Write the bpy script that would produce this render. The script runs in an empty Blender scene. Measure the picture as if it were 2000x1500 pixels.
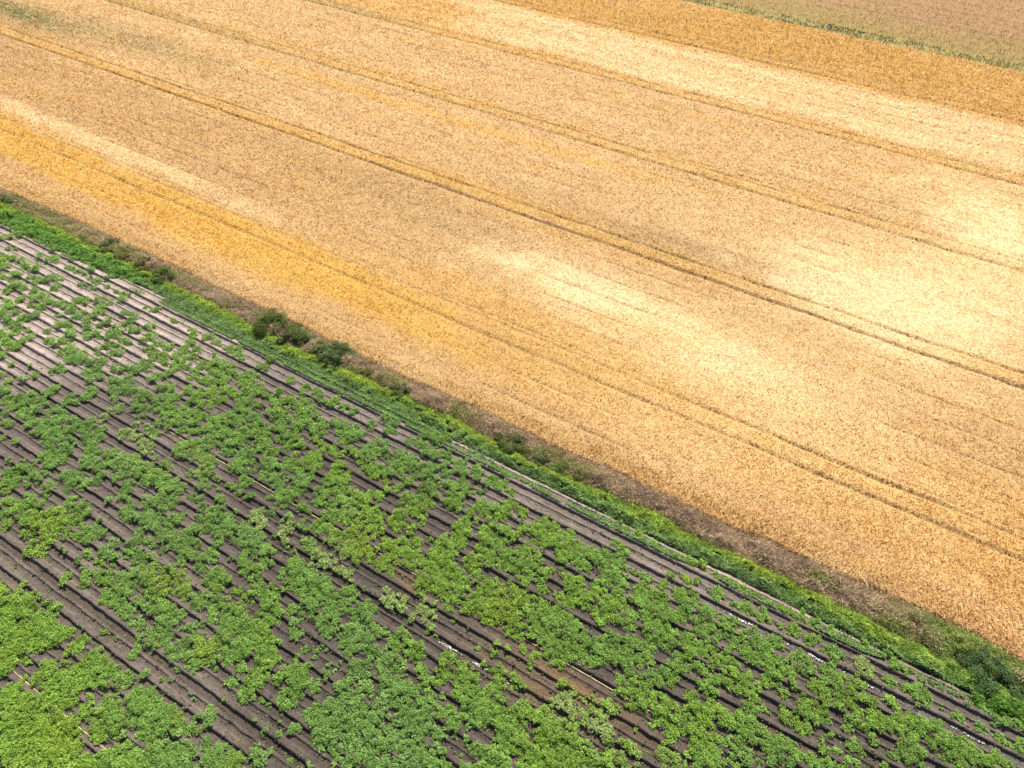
import bpy, math, random
import numpy as np
from mathutils import Matrix, Vector

S = bpy.context.scene
COL = S.collection
RNG = np.random.default_rng(7)
random.seed(7)

# ------------------------------------------------------------------ camera
FPX = 1400.0                       # focal length for a 2000 px wide frame
VPX, VPY, HS = -2477.0, -793.5, 0.03   # vanishing point of the crop rows, slope of the horizon
PITCH = math.atan(((750 - VPY) * 1.0 - HS * (1000 - VPX)) / math.sqrt(1 + HS * HS) / FPX)
CR = 1 / math.sqrt(1 + HS * HS)
up = np.array([HS * CR * math.cos(PITCH), CR * math.cos(PITCH), math.sin(PITCH)])   # world up in camera axes
rowd = np.array([VPX - 1000, -(VPY - 750), -FPX]); rowd /= np.linalg.norm(rowd)
xw = -rowd
yw = np.cross(up, xw)
Rcw = np.stack([xw, yw, up])       # camera axes -> world
PERIOD = 1.5                       # two potato ridges (metres)


def rays(px, py):
    d = np.stack([np.asarray(px, float) - 1000, -(np.asarray(py, float) - 750), np.full(np.shape(px), -FPX)], -1)
    return d @ Rcw.T


def _v(u):                         # row offset per unit height
    s = 1 / u + HS
    d = rays(np.array([1000.0]), np.array([VPY + s * (1000 - VPX)]))[0]
    return d[1] / -d[2]


U0, DU = 1.4038, 0.0456            # image row coordinate of a strong ridge, and of one period
H = PERIOD / (_v(U0 + DU) - _v(U0))
Y0 = H * _v(U0)                    # world y of that ridge


def ground(px, py, z=0.0):
    px = np.asarray(px, float); py = np.asarray(py, float)
    d = rays(px, py)
    t = (H - z) / -d[..., 2]
    return d[..., 0] * t, d[..., 1] * t, t * FPX     # x, y, depth


def photo(x, y, z=0.0):
    p = np.stack([np.asarray(x, float), np.asarray(y, float), np.broadcast_to(np.asarray(z, float), np.shape(x)) - H], -1) @ Rcw
    return 1000 + FPX * p[..., 0] / -p[..., 2], 750 - FPX * p[..., 1] / -p[..., 2], -p[..., 2]


def y_of_u(u):
    return Y0 + (np.asarray(u) - U0) / DU * PERIOD


def u_of_y(y):
    return U0 + (np.asarray(y) - Y0) / PERIOD * DU


cam = bpy.data.cameras.new("camera")
cam.sensor_width = 36.0
cam.lens = 36.0 * FPX / 2000
cam.clip_end = 6000
cam.clip_start = 0.5
co = bpy.data.objects.new("camera", cam)
M = Matrix(Rcw.tolist()).to_4x4()
M.translation = Vector((0, 0, H))
co.matrix_world = M
COL.objects.link(co)
S.camera = co

# ------------------------------------------------------------------ light
SUN_EL = math.radians(57)
sd = rays(np.array([1330.0]), np.array([750.0]))[0]
SUN_AZ = math.atan2(sd[1], sd[0])          # towards the sun
W = bpy.data.worlds.new("World")
S.world = W
W.use_nodes = True
nt = W.node_tree
nt.nodes.clear()
o_ = nt.nodes.new("ShaderNodeOutputWorld")
b_ = nt.nodes.new("ShaderNodeBackground")
s_ = nt.nodes.new("ShaderNodeTexSky")
s_.sky_type = 'NISHITA'
s_.sun_disc = False
s_.sun_elevation = SUN_EL
s_.sun_rotation = math.pi / 2 - SUN_AZ
b_.inputs[1].default_value = 0.085
nt.links.new(s_.outputs[0], b_.inputs[0])
nt.links.new(b_.outputs[0], o_.inputs[0])
sl = bpy.data.lights.new("sun", 'SUN')
sl.energy = 4.6
sl.angle = math.radians(0.53)
sl.color = (1.0, 0.955, 0.88)
so = bpy.data.objects.new("sun", sl)
dv = Vector((math.cos(SUN_AZ) * math.cos(SUN_EL), math.sin(SUN_AZ) * math.cos(SUN_EL), math.sin(SUN_EL)))
so.rotation_euler = dv.to_track_quat('Z', 'Y').to_euler()
so.location = (0, 60, 80)
COL.objects.link(so)
S.view_settings.view_transform = 'Standard'
S.view_settings.look = 'None'
S.view_settings.exposure = 1.0
S.view_settings.gamma = 1.0


# ------------------------------------------------------------------ helpers
def tag(o, label=None, cat=None, group=None, kind=None):
    if label: o["label"] = label
    if cat: o["category"] = cat
    if group: o["group"] = group
    if kind: o["kind"] = kind
    return o


def mesh_np(name, V, F, attrs=None, mat=None, smooth=False):
    """V (n,3); F (m,3) or (m,4); attrs {name: (n,) float or (n,4) colour} per point"""
    V = np.ascontiguousarray(V, np.float32); F = np.ascontiguousarray(F, np.int32)
    me = bpy.data.meshes.new(name)
    k = F.shape[1]
    me.vertices.add(len(V)); me.vertices.foreach_set("co", V.ravel())
    me.loops.add(F.size); me.loops.foreach_set("vertex_index", F.ravel())
    me.polygons.add(len(F))
    me.polygons.foreach_set("loop_start", np.arange(0, F.size, k, dtype=np.int32))
    me.polygons.foreach_set("loop_total", np.full(len(F), k, np.int32))
    if smooth:
        me.polygons.foreach_set("use_smooth", np.ones(len(F), bool))
    me.update(calc_edges=True)
    for n, a in (attrs or {}).items():
        a = np.ascontiguousarray(a, np.float32)
        if a.ndim == 1:
            at = me.attributes.new(n, 'FLOAT', 'POINT'); at.data.foreach_set("value", a)
        else:
            if a.shape[1] == 3: a = np.concatenate([a, np.ones((len(a), 1), np.float32)], 1)
            at = me.attributes.new(n, 'FLOAT_COLOR', 'POINT'); at.data.foreach_set("color", a.ravel())
    if mat: me.materials.append(mat)
    return me


def obj(name, me, parent=None):
    o = bpy.data.objects.new(name, me)
    COL.objects.link(o)
    if parent: o.parent = parent
    return o


def grid_faces(nx, ny):
    i = np.arange(nx * ny).reshape(ny, nx)
    return np.stack([i[:-1, :-1], i[:-1, 1:], i[1:, 1:], i[1:, :-1]], -1).reshape(-1, 4)


_perm = RNG.random((256, 256)).astype(np.float32)


def vnoise(x, y):
    x = np.asarray(x, float); y = np.asarray(y, float)
    xi = np.floor(x).astype(int); yi = np.floor(y).astype(int)
    fx = x - xi; fy = y - yi
    fx = fx * fx * (3 - 2 * fx); fy = fy * fy * (3 - 2 * fy)
    g = lambda a, b: _perm[a & 255, b & 255]
    return (g(xi, yi) * (1 - fx) + g(xi + 1, yi) * fx) * (1 - fy) + (g(xi, yi + 1) * (1 - fx) + g(xi + 1, yi + 1) * fx) * fy


def fbm(x, y, n=4, seed=0):
    r = 0; a = .5; t = 0
    for k in range(n):
        r = r + a * vnoise(x * 2 ** k + 17.3 * (k + seed), y * 2 ** k + 9.1 * (k + 3 * seed)); t += a; a *= .55
    return r / t


def sstep(a, b, x):
    t = np.clip((x - a) / (b - a), 0, 1)
    return t * t * (3 - 2 * t)


# ------------------------------------------------------------------ materials
def mat_new(name):
    m = bpy.data.materials.new(name); m.use_nodes = True
    n = m.node_tree.nodes; n.clear()
    return m, n, m.node_tree.links


def leaf_material(name, source, transl=0.35, rough=0.55, spec=0.25, amp=0.55):
    """foliage: colour from the object ('obj') or from the point attribute 'tint'; 'rnd' varies it leaf by leaf"""
    m, n, l = mat_new(name)
    out = n.new("ShaderNodeOutputMaterial")
    p = n.new("ShaderNodeBsdfPrincipled"); t = n.new("ShaderNodeBsdfTranslucent"); mx = n.new("ShaderNodeMixShader")
    if source == 'obj':
        c = n.new("ShaderNodeObjectInfo"); cs = c.outputs["Color"]
    else:
        c = n.new("ShaderNodeAttribute"); c.attribute_name = "tint"; cs = c.outputs["Color"]
    r = n.new("ShaderNodeAttribute"); r.attribute_name = "rnd"
    mr = n.new("ShaderNodeMapRange"); mr.inputs[3].default_value = 1 - amp; mr.inputs[4].default_value = 1 + amp
    l.new(r.outputs["Fac"], mr.inputs[0])
    mul = n.new("ShaderNodeMix"); mul.data_type = 'RGBA'; mul.blend_type = 'MULTIPLY'; mul.inputs[0].default_value = 1
    l.new(cs, mul.inputs[6]); l.new(mr.outputs[0], mul.inputs[7])
    l.new(mul.outputs[2], p.inputs["Base Color"])
    hv = n.new("ShaderNodeHueSaturation"); hv.inputs["Hue"].default_value = .49; hv.inputs["Saturation"].default_value = 1.05; hv.inputs["Value"].default_value = 1.15
    l.new(mul.outputs[2], hv.inputs["Color"]); l.new(hv.outputs[0], t.inputs[0])
    p.inputs["Roughness"].default_value = rough
    p.inputs["Specular IOR Level"].default_value = spec
    mx.inputs[0].default_value = transl
    l.new(p.outputs[0], mx.inputs[1]); l.new(t.outputs[0], mx.inputs[2]); l.new(mx.outputs[0], out.inputs[0])
    return m


def sheet_material(name, attr="tint", scales=((0.9, .5), (4.0, .5), (16.0, .5)), rough=.9, bump=.4, bscale=9.0, extra=None):
    """ground-like surface: colour attribute broken up by several noises, bumped"""
    m, n, l = mat_new(name)
    out = n.new("ShaderNodeOutputMaterial"); p = n.new("ShaderNodeBsdfPrincipled")
    p.inputs["Roughness"].default_value = rough; p.inputs["Specular IOR Level"].default_value = .2
    a = n.new("ShaderNodeAttribute"); a.attribute_name = attr
    g = n.new("ShaderNodeNewGeometry")
    cur = a.outputs["Color"]
    for sc, am in scales:
        t = n.new("ShaderNodeTexNoise"); t.inputs["Scale"].default_value = sc; t.inputs["Detail"].default_value = 5
        l.new(g.outputs["Position"], t.inputs["Vector"])
        mr = n.new("ShaderNodeMapRange"); mr.inputs[1].default_value = .25; mr.inputs[2].default_value = .75
        mr.inputs[3].default_value = 1 - am; mr.inputs[4].default_value = 1 + am
        l.new(t.outputs[0], mr.inputs[0])
        mu = n.new("ShaderNodeMix"); mu.data_type = 'RGBA'; mu.blend_type = 'MULTIPLY'; mu.inputs[0].default_value = 1
        l.new(cur, mu.inputs[6]); l.new(mr.outputs[0], mu.inputs[7]); cur = mu.outputs[2]
    tb = n.new("ShaderNodeTexNoise"); tb.inputs["Scale"].default_value = bscale; tb.inputs["Detail"].default_value = 6
    l.new(g.outputs["Position"], tb.inputs["Vector"])
    bp = n.new("ShaderNodeBump"); bp.inputs["Strength"].default_value = bump; bp.inputs["Distance"].default_value = .12
    l.new(tb.outputs[0], bp.inputs["Height"])
    nrm = bp.outputs[0]
    if extra: nrm, cur = extra(n, l, g, nrm, cur, p)
    l.new(cur, p.inputs["Base Color"]); l.new(nrm, p.inputs["Normal"]); l.new(p.outputs[0], out.inputs[0])
    return m


def blades(P, az, tilt, length, width, roll=None, bend=.25):
    """thin two-segment blades: P base points, az lean direction, tilt from vertical"""
    n = len(P)
    d = np.stack([np.cos(az) * np.sin(tilt), np.sin(az) * np.sin(tilt), np.cos(tilt)], 1)
    t2 = np.minimum(tilt + bend, 1.9)
    d2 = np.stack([np.cos(az) * np.sin(t2), np.sin(az) * np.sin(t2), np.cos(t2)], 1)
    if roll is None: roll = RNG.uniform(0, 2 * np.pi, n)
    s = np.stack([-np.sin(az), np.cos(az), np.zeros(n)], 1)
    w_ = np.cross(d, s)
    side = s * np.cos(roll)[:, None] + w_ * np.sin(roll)[:, None]
    L = length[:, None]; wd = width[:, None] * .5
    mid = P + d * L * .5
    tip = mid + d2 * L * .5
    V = np.stack([P - side * wd * .6, P + side * wd * .6, mid + side * wd, mid - side * wd, tip + side * wd * .35, tip - side * wd * .35], 1).reshape(-1, 3)
    b = np.arange(n)[:, None] * 6
    F = np.concatenate([b + np.array([0, 1, 2, 3]), b + np.array([3, 2, 4, 5])], 0)
    return V, F


def leaves(C, nrm_tilt, az, length, width, fold=.25, droop=.2):
    """folded leaf pairs lying around points C"""
    n = len(C)
    d = np.stack([np.cos(az) * np.cos(nrm_tilt), np.sin(az) * np.cos(nrm_tilt), np.sin(nrm_tilt)], 1)
    s = np.stack([-np.sin(az), np.cos(az), np.zeros(n)], 1)
    tw = RNG.normal(0, .45, n)
    upv = np.cross(d, s)
    s2 = s * np.cos(tw)[:, None] + upv * np.sin(tw)[:, None]
    u2 = np.cross(d, s2); u2 *= np.sign(u2[:, 2:3] + 1e-6)
    L = length[:, None]; w = width[:, None]
    base = C - d * L * .5
    tip = C + d * L * .5 - u2 * L * droop
    m = C - d * L * .05
    V = np.stack([base, m + s2 * w * .5 + u2 * w * fold, tip, m - s2 * w * .5 + u2 * w * fold], 1).reshape(-1, 3)
    b = np.arange(n)[:, None] * 4
    F = np.concatenate([b + np.array([0, 1, 2]), b + np.array([0, 2, 3])], 0)
    return V, F
# ------------------------------------------------------------------ field edges, read as ground lines
def gline(pts, z=0.0):
    p = np.array(pts, float)
    x, y, _ = ground(p[:, 0], p[:, 1], z)
    i = np.argsort(x)
    return x[i], y[i]


W_E = gline([(0, 371), (100, 412), (200, 456), (300, 504), (400, 552), (610, 650), (686, 688), (800, 744), (940, 802), (990, 830), (1070, 868), (1200, 922), (1360, 1000), (1420, 1026), (1520, 1066), (1600, 1108), (1720, 1158), (1820, 1202), (1900, 1240), (2000, 1296)])
G_E = gline([(0, 395), (60, 424), (120, 450), (154, 470), (200, 490), (254, 514), (300, 538), (320, 550), (400, 584), (500, 640), (580, 684), (636, 706), (680, 724), (768, 768), (800, 780), (840, 800), (896, 822), (940, 848), (980, 874), (1040, 906), (1100, 928), (1160, 954), (1200, 972), (1276, 1002), (1320, 1028), (1360, 1052), (1424, 1078), (1476, 1106), (1540, 1134), (1590, 1160), (1679, 1204), (1742, 1237), (1800, 1266), (1884, 1306), (2000, 1372)])
L_E = gline([(0, 440), (56, 466), (140, 496), (210, 530), (250, 546), (316, 572), (400, 620), (536, 692), (616, 722), (660, 745), (740, 786), (800, 818), (850, 842), (910, 866), (980, 900), (1030, 924), (1120, 970), (1170, 996), (1240, 1036), (1320, 1068), (1380, 1096), (1450, 1128), (1530, 1172), (1580, 1200), (1704, 1264), (1757, 1293), (1852, 1340), (2000, 1412)])


def edge(E, x):
    X, Y = E
    x = np.asarray(x, float)
    r = np.interp(x, X, Y)
    return r


def profile(t):
    """height of the ridged soil; t metres towards the camera from a strong ridge"""
    T = np.array([0, .045, .085, .12, .42, .56, .66, .70, .74, .80, 1.0, 1.2, 1.38, 1.5])
    Z = np.array([.23, .18, .04, 0, 0, .10, .14, .13, .05, .03, .03, .13, .21, .23])
    return np.interp(t, T, Z)


def soil_z(x, y):
    x = np.asarray(x, float); y = np.asarray(y, float)
    wob = (fbm(x * .8, y * .35, 3, 1) - .5) * .12 + (fbm(x * 3.2, y * 3, 3, 2) - .5) * .11
    k = (y + wob - Y0) / PERIOD
    t = (np.ceil(k) - k) * PERIOD
    hv = .75 + .6 * fbm(x * .12 + np.ceil(k) * 7.7, np.ceil(k) * 3.3, 2, 5)      # ridges differ
    z = profile(t) * hv + (fbm(x * 3.3, y * 5, 3, 3) - .5) * .09
    f = sstep(16.75, 17.15, (y - Y0) / PERIOD)
    zv = .06 + (fbm(x * .7, y * .9, 3, 4) - .5) * .16
    return z * (1 - f) + zv * f


YMIN, YV = y_of_u(1.02), 33.0
XL, XR = ground(-380, 380)[0], ground(2200, 1560)[0]

# ---- soil of the potato field and the strip under the verge
knots = np.array([0, .03, .06, .09, .12, .16, .22, .3, .38, .44, .5, .56, .62, .66, .69, .72, .75, .79, .85, .95, 1.05, 1.15, 1.25, 1.33, 1.42])
k0 = int(math.floor((YMIN - Y0) / PERIOD)); k1 = 17
ys = np.sort(np.concatenate([Y0 + k * PERIOD - knots for k in range(k0, k1 + 1)]))
ytop = float(W_E[1].max()) + 6
ys = np.concatenate([ys, np.arange(ys[-1] + .12, ytop, .14)])
xs = np.arange(XL, XR, .17)
X, Y = np.meshgrid(xs, ys)
X = X.ravel(); Y = Y.ravel()
Z = soil_z(X, Y)
px, py, _ = photo(X, Y, 0)
kk = (Y - Y0) / PERIOD
tt = (np.ceil(kk) - kk) * PERIOD
dark = np.array([.060, .047, .038]); dry = np.array([.25, .195, .16]); silt = np.array([.092, .066, .038]); orange = np.array([.135, .078, .030]); pale = np.array([.40, .33, .25])
wd = np.clip(1.15 - sstep(380, 760, px) * .8 - sstep(640, 800, py) * 1.0, 0, 1) * sstep(430, 500, py + 400)
wd = np.maximum(wd, .42 * sstep(11.5, 16.2, kk) * (1 - .6 * sstep(1300, 1700, px)))
wd = np.maximum(wd, 1.0 * sstep(16.4, 16.5, kk) * sstep(16.85, 16.75, kk))
wd = np.clip(wd * (.7 + .6 * fbm(X * .25, Y * .6, 3, 6)), 0, 1)
c = dark[None] * (1 - wd[:, None]) + dry[None] * wd[:, None]
furrow = np.maximum(sstep(.10, .16, tt) * sstep(.60, .44, tt), .8 * sstep(.76, .82, tt) * sstep(1.25, 1.0, tt))
ws = np.exp(-((kk - 7.6) / 1.5) ** 2) * sstep(820, 950, px) * sstep(1500, 1300, px) * furrow
ws = np.maximum(ws, .7 * np.exp(-((kk - 10.5) / 1.2) ** 2) * sstep(1350, 1500, px) * furrow)
ws = np.maximum(ws, .35 * np.exp(-((kk + .5) / 1.2) ** 2) * furrow)
c = c * (1 - ws[:, None]) + silt * ws[:, None]
wo = np.exp(-((px - 1130) / 90) ** 2 - ((kk - 8.05) / .4) ** 2) + .6 * np.exp(-((px - 800) / 40) ** 2 - ((kk - 8.4) / .4) ** 2) + .6 * np.exp(-((px - 1050) / 60) ** 2 - ((kk - 7.0) / .4) ** 2)
wo = .75 * np.clip(wo, 0, 1)
c = c * (1 - wo[:, None]) + orange * wo[:, None]
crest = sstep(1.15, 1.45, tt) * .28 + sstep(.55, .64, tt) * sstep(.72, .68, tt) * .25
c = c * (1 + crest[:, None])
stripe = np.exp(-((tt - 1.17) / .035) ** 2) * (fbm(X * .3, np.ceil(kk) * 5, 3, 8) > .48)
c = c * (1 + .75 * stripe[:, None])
yg = edge(G_E, X); ye = edge(W_E, X); yl = edge(L_E, X)
vg = sstep(-.3, .3, Y - yl) * sstep(.2, -.3, Y - yg)
c = c * (1 - vg[:, None]) + np.array([.05, .055, .022]) * vg[:, None]
vb = sstep(-.2, .2, Y - yg)
c = c * (1 - vb[:, None]) + np.array([.18, .13, .08]) * vb[:, None]
lanes = [0, 1, 7, 8, 14, 15]
lane = np.zeros(len(X)); tread = np.zeros(len(X))
kc = np.ceil(kk)
lane = tt - .29
for q in lanes:
    m_ = (kc == q)
    tread = np.where(m_, sstep(.17, .13, np.abs(lane)), tread)


def soil_extra(n, l, g, nrm, cur, p):
    la = n.new("ShaderNodeAttribute"); la.attribute_name = "lane"
    tr = n.new("ShaderNodeAttribute"); tr.attribute_name = "tread"
    sp = n.new("ShaderNodeSeparateXYZ"); l.new(g.outputs["Position"], sp.inputs[0])
    ab = n.new("ShaderNodeMath"); ab.operation = 'ABSOLUTE'; l.new(la.outputs["Fac"], ab.inputs[0])
    ad = n.new("ShaderNodeMath"); ad.operation = 'ADD'; l.new(sp.outputs[0], ad.inputs[0]); l.new(ab.outputs[0], ad.inputs[1])
    ml = n.new("ShaderNodeMath"); ml.operation = 'MULTIPLY'; ml.inputs[1].default_value = 2 * math.pi / .24; l.new(ad.outputs[0], ml.inputs[0])
    si = n.new("ShaderNodeMath"); si.operation = 'SINE'; l.new(ml.outputs[0], si.inputs[0])
    ss = n.new("ShaderNodeMapRange"); ss.inputs[1].default_value = -.3; ss.inputs[2].default_value = .3; l.new(si.outputs[0], ss.inputs[0])
    mm = n.new("ShaderNodeMath"); mm.operation = 'MULTIPLY'; l.new(ss.outputs[0], mm.inputs[0]); l.new(tr.outputs["Fac"], mm.inputs[1])
    b2 = n.new("ShaderNodeBump"); b2.inputs["Strength"].default_value = 1.0; b2.inputs["Distance"].default_value = .13
    l.new(mm.outputs[0], b2.inputs["Height"]); l.new(nrm, b2.inputs["Normal"])
    we = n.new("ShaderNodeAttribute"); we.attribute_name = "wet"
    rr = n.new("ShaderNodeMapRange"); rr.inputs[3].default_value = .92; rr.inputs[4].default_value = .38; l.new(we.outputs["Fac"], rr.inputs[0])
    l.new(rr.outputs[0], p.inputs["Roughness"])
    sr = n.new("ShaderNodeMapRange"); sr.inputs[3].default_value = .15; sr.inputs[4].default_value = .6; l.new(we.outputs["Fac"], sr.inputs[0])
    l.new(sr.outputs[0], p.inputs["Specular IOR Level"])
    return b2.outputs[0], cur


wet = np.clip(np.maximum(tread * sstep(7.2, 6.6, kc * 0 + 5) * ((kc == 7) | (kc == 8)) * .8 * sstep(760, 900, px) * sstep(1300, 1150, px), ((kc == 15) * tread * sstep(1200, 1400, px))), 0, 1) * fbm(X * .8, Y * 2, 3, 11) * 1.5
MAT_SOIL = sheet_material("soil", scales=((.35, .16), (2.2, .22), (11.0, .42)), rough=.92, bump=.75, bscale=14.0, extra=soil_extra)
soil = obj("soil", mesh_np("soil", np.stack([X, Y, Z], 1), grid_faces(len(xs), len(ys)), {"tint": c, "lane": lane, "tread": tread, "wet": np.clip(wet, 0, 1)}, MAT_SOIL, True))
tag(soil, "bare grey brown soil drawn up in long ridges between the potato plants", "soil", kind="structure")

# ---- loose clods on the ridges
N = 60000
sx = RNG.uniform(-150, 2150, N); sy = RNG.uniform(430, 1560, N)
x, y, dep = ground(sx, sy, .1)
kk2 = (y - Y0) / PERIOD
t2 = (np.ceil(kk2) - kk2) * PERIOD
ok = (kk2 < 16.9) & (RNG.random(N) < .25 + .75 * ((t2 < .2) | ((t2 > .62) & (t2 < .9)))) & (x > XL) & (x < XR)
x, y = x[ok], y[ok]; n = len(x)
r_ = RNG.uniform(.025, .07, n) * (1 + (RNG.random(n) < .06))
oct_ = np.array([[1, 0, 0], [0, 1, 0], [-1, 0, 0], [0, -1, 0], [0, 0, .8], [0, 0, -.8]], float)
an = RNG.uniform(0, 6.28, n)
V = oct_[None] * r_[:, None, None] * RNG.uniform(.6, 1.3, (n, 6, 1))
V = np.stack([V[..., 0] * np.cos(an)[:, None] - V[..., 1] * np.sin(an)[:, None], V[..., 0] * np.sin(an)[:, None] + V[..., 1] * np.cos(an)[:, None], V[..., 2]], -1)
V = V + np.stack([x, y, soil_z(x, y) + r_ * .3], 1)[:, None]
f8 = np.array([[0, 1, 4], [1, 2, 4], [2, 3, 4], [3, 0, 4], [1, 0, 5], [2, 1, 5], [3, 2, 5], [0, 3, 5]])
F = (np.arange(n)[:, None, None] * 6 + f8).reshape(-1, 3)
qx, qy, _ = photo(x, y, 0)
wq = np.clip(1.1 - sstep(380, 760, qx) * .8 - sstep(640, 800, qy), 0, 1)[:, None]
wq = np.maximum(wq, .35 * sstep(12.5, 16.2, kk2[ok])[:, None])
cc_ = (dark * (1 - wq) + dry * wq) * RNG.uniform(.8, 1.5, (n, 1))
tag(obj("soil_clods", mesh_np("soil_clods", V.reshape(-1, 3), F, {"tint": np.repeat(cc_, 6, 0)}, sheet_material("clod", scales=((9.0, .3),), bump=.5, bscale=30.0))), "loose crumbs and clods of earth lying along the potato ridges", "clods", kind="stuff")

# ---- the wide ground under and beyond everything
gx = np.array([-3000, -1200, -500, XL - 30, XR + 30, 500, 1200, 3000.]); gy = np.array([-800, -200, -40, 40, 120, 260, 700, 1600, 3500.])
GX, GY = np.meshgrid(gx, gy)
gme = mesh_np("ground", np.stack([GX.ravel(), GY.ravel(), np.full(GX.size, -.32)], 1), grid_faces(len(gx), len(gy)), {"tint": np.tile(np.array([[.25, .18, .10]]), (GX.size, 1))}, sheet_material("ground_earth", scales=((.05, .2), (.6, .2), (5, .3))))
tag(obj("ground", gme), "flat tan farmland reaching away past the fields", "ground", kind="structure")

# ------------------------------------------------------------------ wheat
TRK = [y_of_u(u) for u in (2.538, 3.137, 3.736, 4.351, 4.948)]
GAP = 2.05
YD = y_of_u(5.555)                      # far edge of the wheat


def track_mask(x, y):
    m = np.zeros(np.shape(y))
    wob = (fbm(x * .12, y * 0 + 3, 2, 21) - .5) * .22
    fr = fbm(x * .35, y * .9, 3, 22)
    for i, t in enumerate(TRK):
        a = np.exp(-((y + wob - t) / .22) ** 4) * (.8 + .2 * sstep(.3, .5, fr))
        b = np.exp(-((y + wob - t - GAP) / .20) ** 4) * (.5 + .4 * sstep(.35, .6, fr))
        if i == 0:
            a = a * (.45 + .55 * sstep(-15, 25, x)); b = b * (.4 + .6 * sstep(-25, 10, x))
        m = np.maximum(m, np.maximum(a, b))
    return m


def gs(px, u, cx, sx, cu, su):
    return np.exp(-((px - cx) / sx) ** 2 - ((u - cu) / su) ** 2)


def box(u, a, b, e=.02):
    return sstep(a - e, a + e, u) * sstep(b + e, b - e, u)


TAN = np.array([.480, .298, .122]); GOLD = np.array([.540, .312, .066]); WHT = np.array([.74, .520, .270]); DGOLD = np.array([.385, .215, .055]); GRN = np.array([.20, .17, .06])


def wheat_colour(x, y, jitter=True):
    px, py, _ = photo(x, y, .6)
    u = u_of_y(y)
    n1 = fbm(x * .10, y * .25, 4, 31); n2 = fbm(x * .45, y * .6, 3, 32); n3 = fbm(x * .03, y * .9, 3, 33)
    uu = u + (n1 - .5) * .09
    pxx = px + (n2 - .5) * 200
    g = box(uu, 2.40, 2.60, .05) * sstep(1250, 600, pxx) * 1.15
    g = np.maximum(g, .45 * box(uu, 2.40, 2.75, .06) * sstep(500, 900, pxx))
    g = np.maximum(g, .75 * box(uu, 4.90, 5.56, .04))
    g = np.maximum(g, .6 * box(uu, 4.40, 4.93, .05) * sstep(1100, 800, pxx))
    g = np.maximum(g, .8 * box(u, 3.575, 3.63, .02) * box(px, 480, 1270, 60) * (.4 + n2))
    g = np.maximum(g, .8 * gs(pxx, uu, 1230, 140, 2.80, .06) + .5 * gs(pxx, uu, 1000, 150, 2.62, .08))
    g = np.maximum(g, .7 * gs(pxx, uu, 1900, 80, 3.75, .12) + .6 * gs(pxx, uu, 1880, 60, 4.02, .1))
    g = np.maximum(g, .28 * sstep(.5, .75, n3))
    for i, t in enumerate(TRK):
        dt = y - t + (n1 - .5) * 2.5 + (n2 - .5) * 1.6
        g = np.maximum(g, .62 * sstep(-.8, .5, dt) * sstep(4.0, 1.6, dt) * (.45 + .9 * n3))
    w = .95 * gs(pxx, uu, 1130, 170, 2.90, .10) + .75 * gs(pxx, uu, 1400, 280, 2.80, .16) + .9 * gs(pxx, uu, 1640, 190, 3.28, .16)
    w = w + 1.1 * gs(pxx, uu, 1930, 130, 3.92, .34) + .7 * gs(pxx, uu, 1800, 230, 3.35, .28) + .4 * gs(pxx, uu, 1600, 330, 2.62, .14) + .35 * gs(pxx, uu, 1350, 200, 2.45, .07)
    w = w + .62 * box(uu, 4.46, 4.90, .05) * sstep(800, 1000, pxx) * (.6 + .5 * sstep(.38, .62, n3))
    w = w + .55 * box(uu, 2.62, 2.70, .03) * sstep(700, 200, pxx) + .14 * box(uu, 3.2, 4.5, .3)
    w = w + .12 * sstep(.52, .70, n1)
    dk = .55 * gs(pxx, uu, 1330, 260, 3.27, .11) + .35 * gs(pxx, uu, 950, 260, 2.98, .10) + .3 * gs(pxx, uu, 1790, 70, 3.86, .12) + .18 * box(uu, 2.72, 3.12, .05) * sstep(1000, 700, pxx)
    gr = .9 * gs(px, u, 40, 110, 3.36, .10) + .45 * gs(pxx, u, 280, 160, 3.45, .10) + .35 * box(u, 4.35, 4.42, .02) * sstep(900, 700, px) + .4 * box(u, 3.74, 3.79, .02) * sstep(700, 350, px)
    g = np.clip(g, 0, 1)[:, None]; w = np.clip(w * (1 - .5 * g[:, 0]), 0, 1)[:, None]; dk = np.clip(dk, 0, 1)[:, None]; gr = np.clip(gr, 0, 1)[:, None]
    c = TAN * (1 - g) + GOLD * g
    top = sstep(4.85, 5.0, u)[:, None]
    c = c * (1 - .5 * top) + DGOLD * .5 * top
    c = c * (1 - w) + WHT * w  # bleached patches; gloss of lodged straw is put into the colour too
    c = c * (1 - .38 * dk)
    c = c * (1 - gr) + GRN * gr
    return c, w[:, 0], g[:, 0]


def canopy_z(x, y):
    ye = edge(W_E, x)
    e = sstep(-.35, .25, y - ye - (fbm(x * 1.5, y * 0, 2, 41) - .5) * .4) * sstep(.02, -.35, y - YD - (fbm(x * .6, y * 0, 2, 42) - .5) * 1.2)
    z = (.52 + (fbm(x * .5, y * .8, 4, 43) - .5) * .22) * (.5 + .5 * sstep(0, 1.6, y - ye))
    tm = track_mask(x, y)
    z = z * (1 - .50 * tm)
    dr = np.exp(-((((y - TRK[1] + (fbm(x * .1, y * 0, 2, 45) - .5) * .3) / 2.83 + .5) % 1 - .5) / .035) ** 2) * sstep(.40, .60, fbm(x * .06, y * .12, 3, 44))
    z = z - .16 * dr
    return z * e - .30 * (1 - e), tm, e, dr


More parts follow.
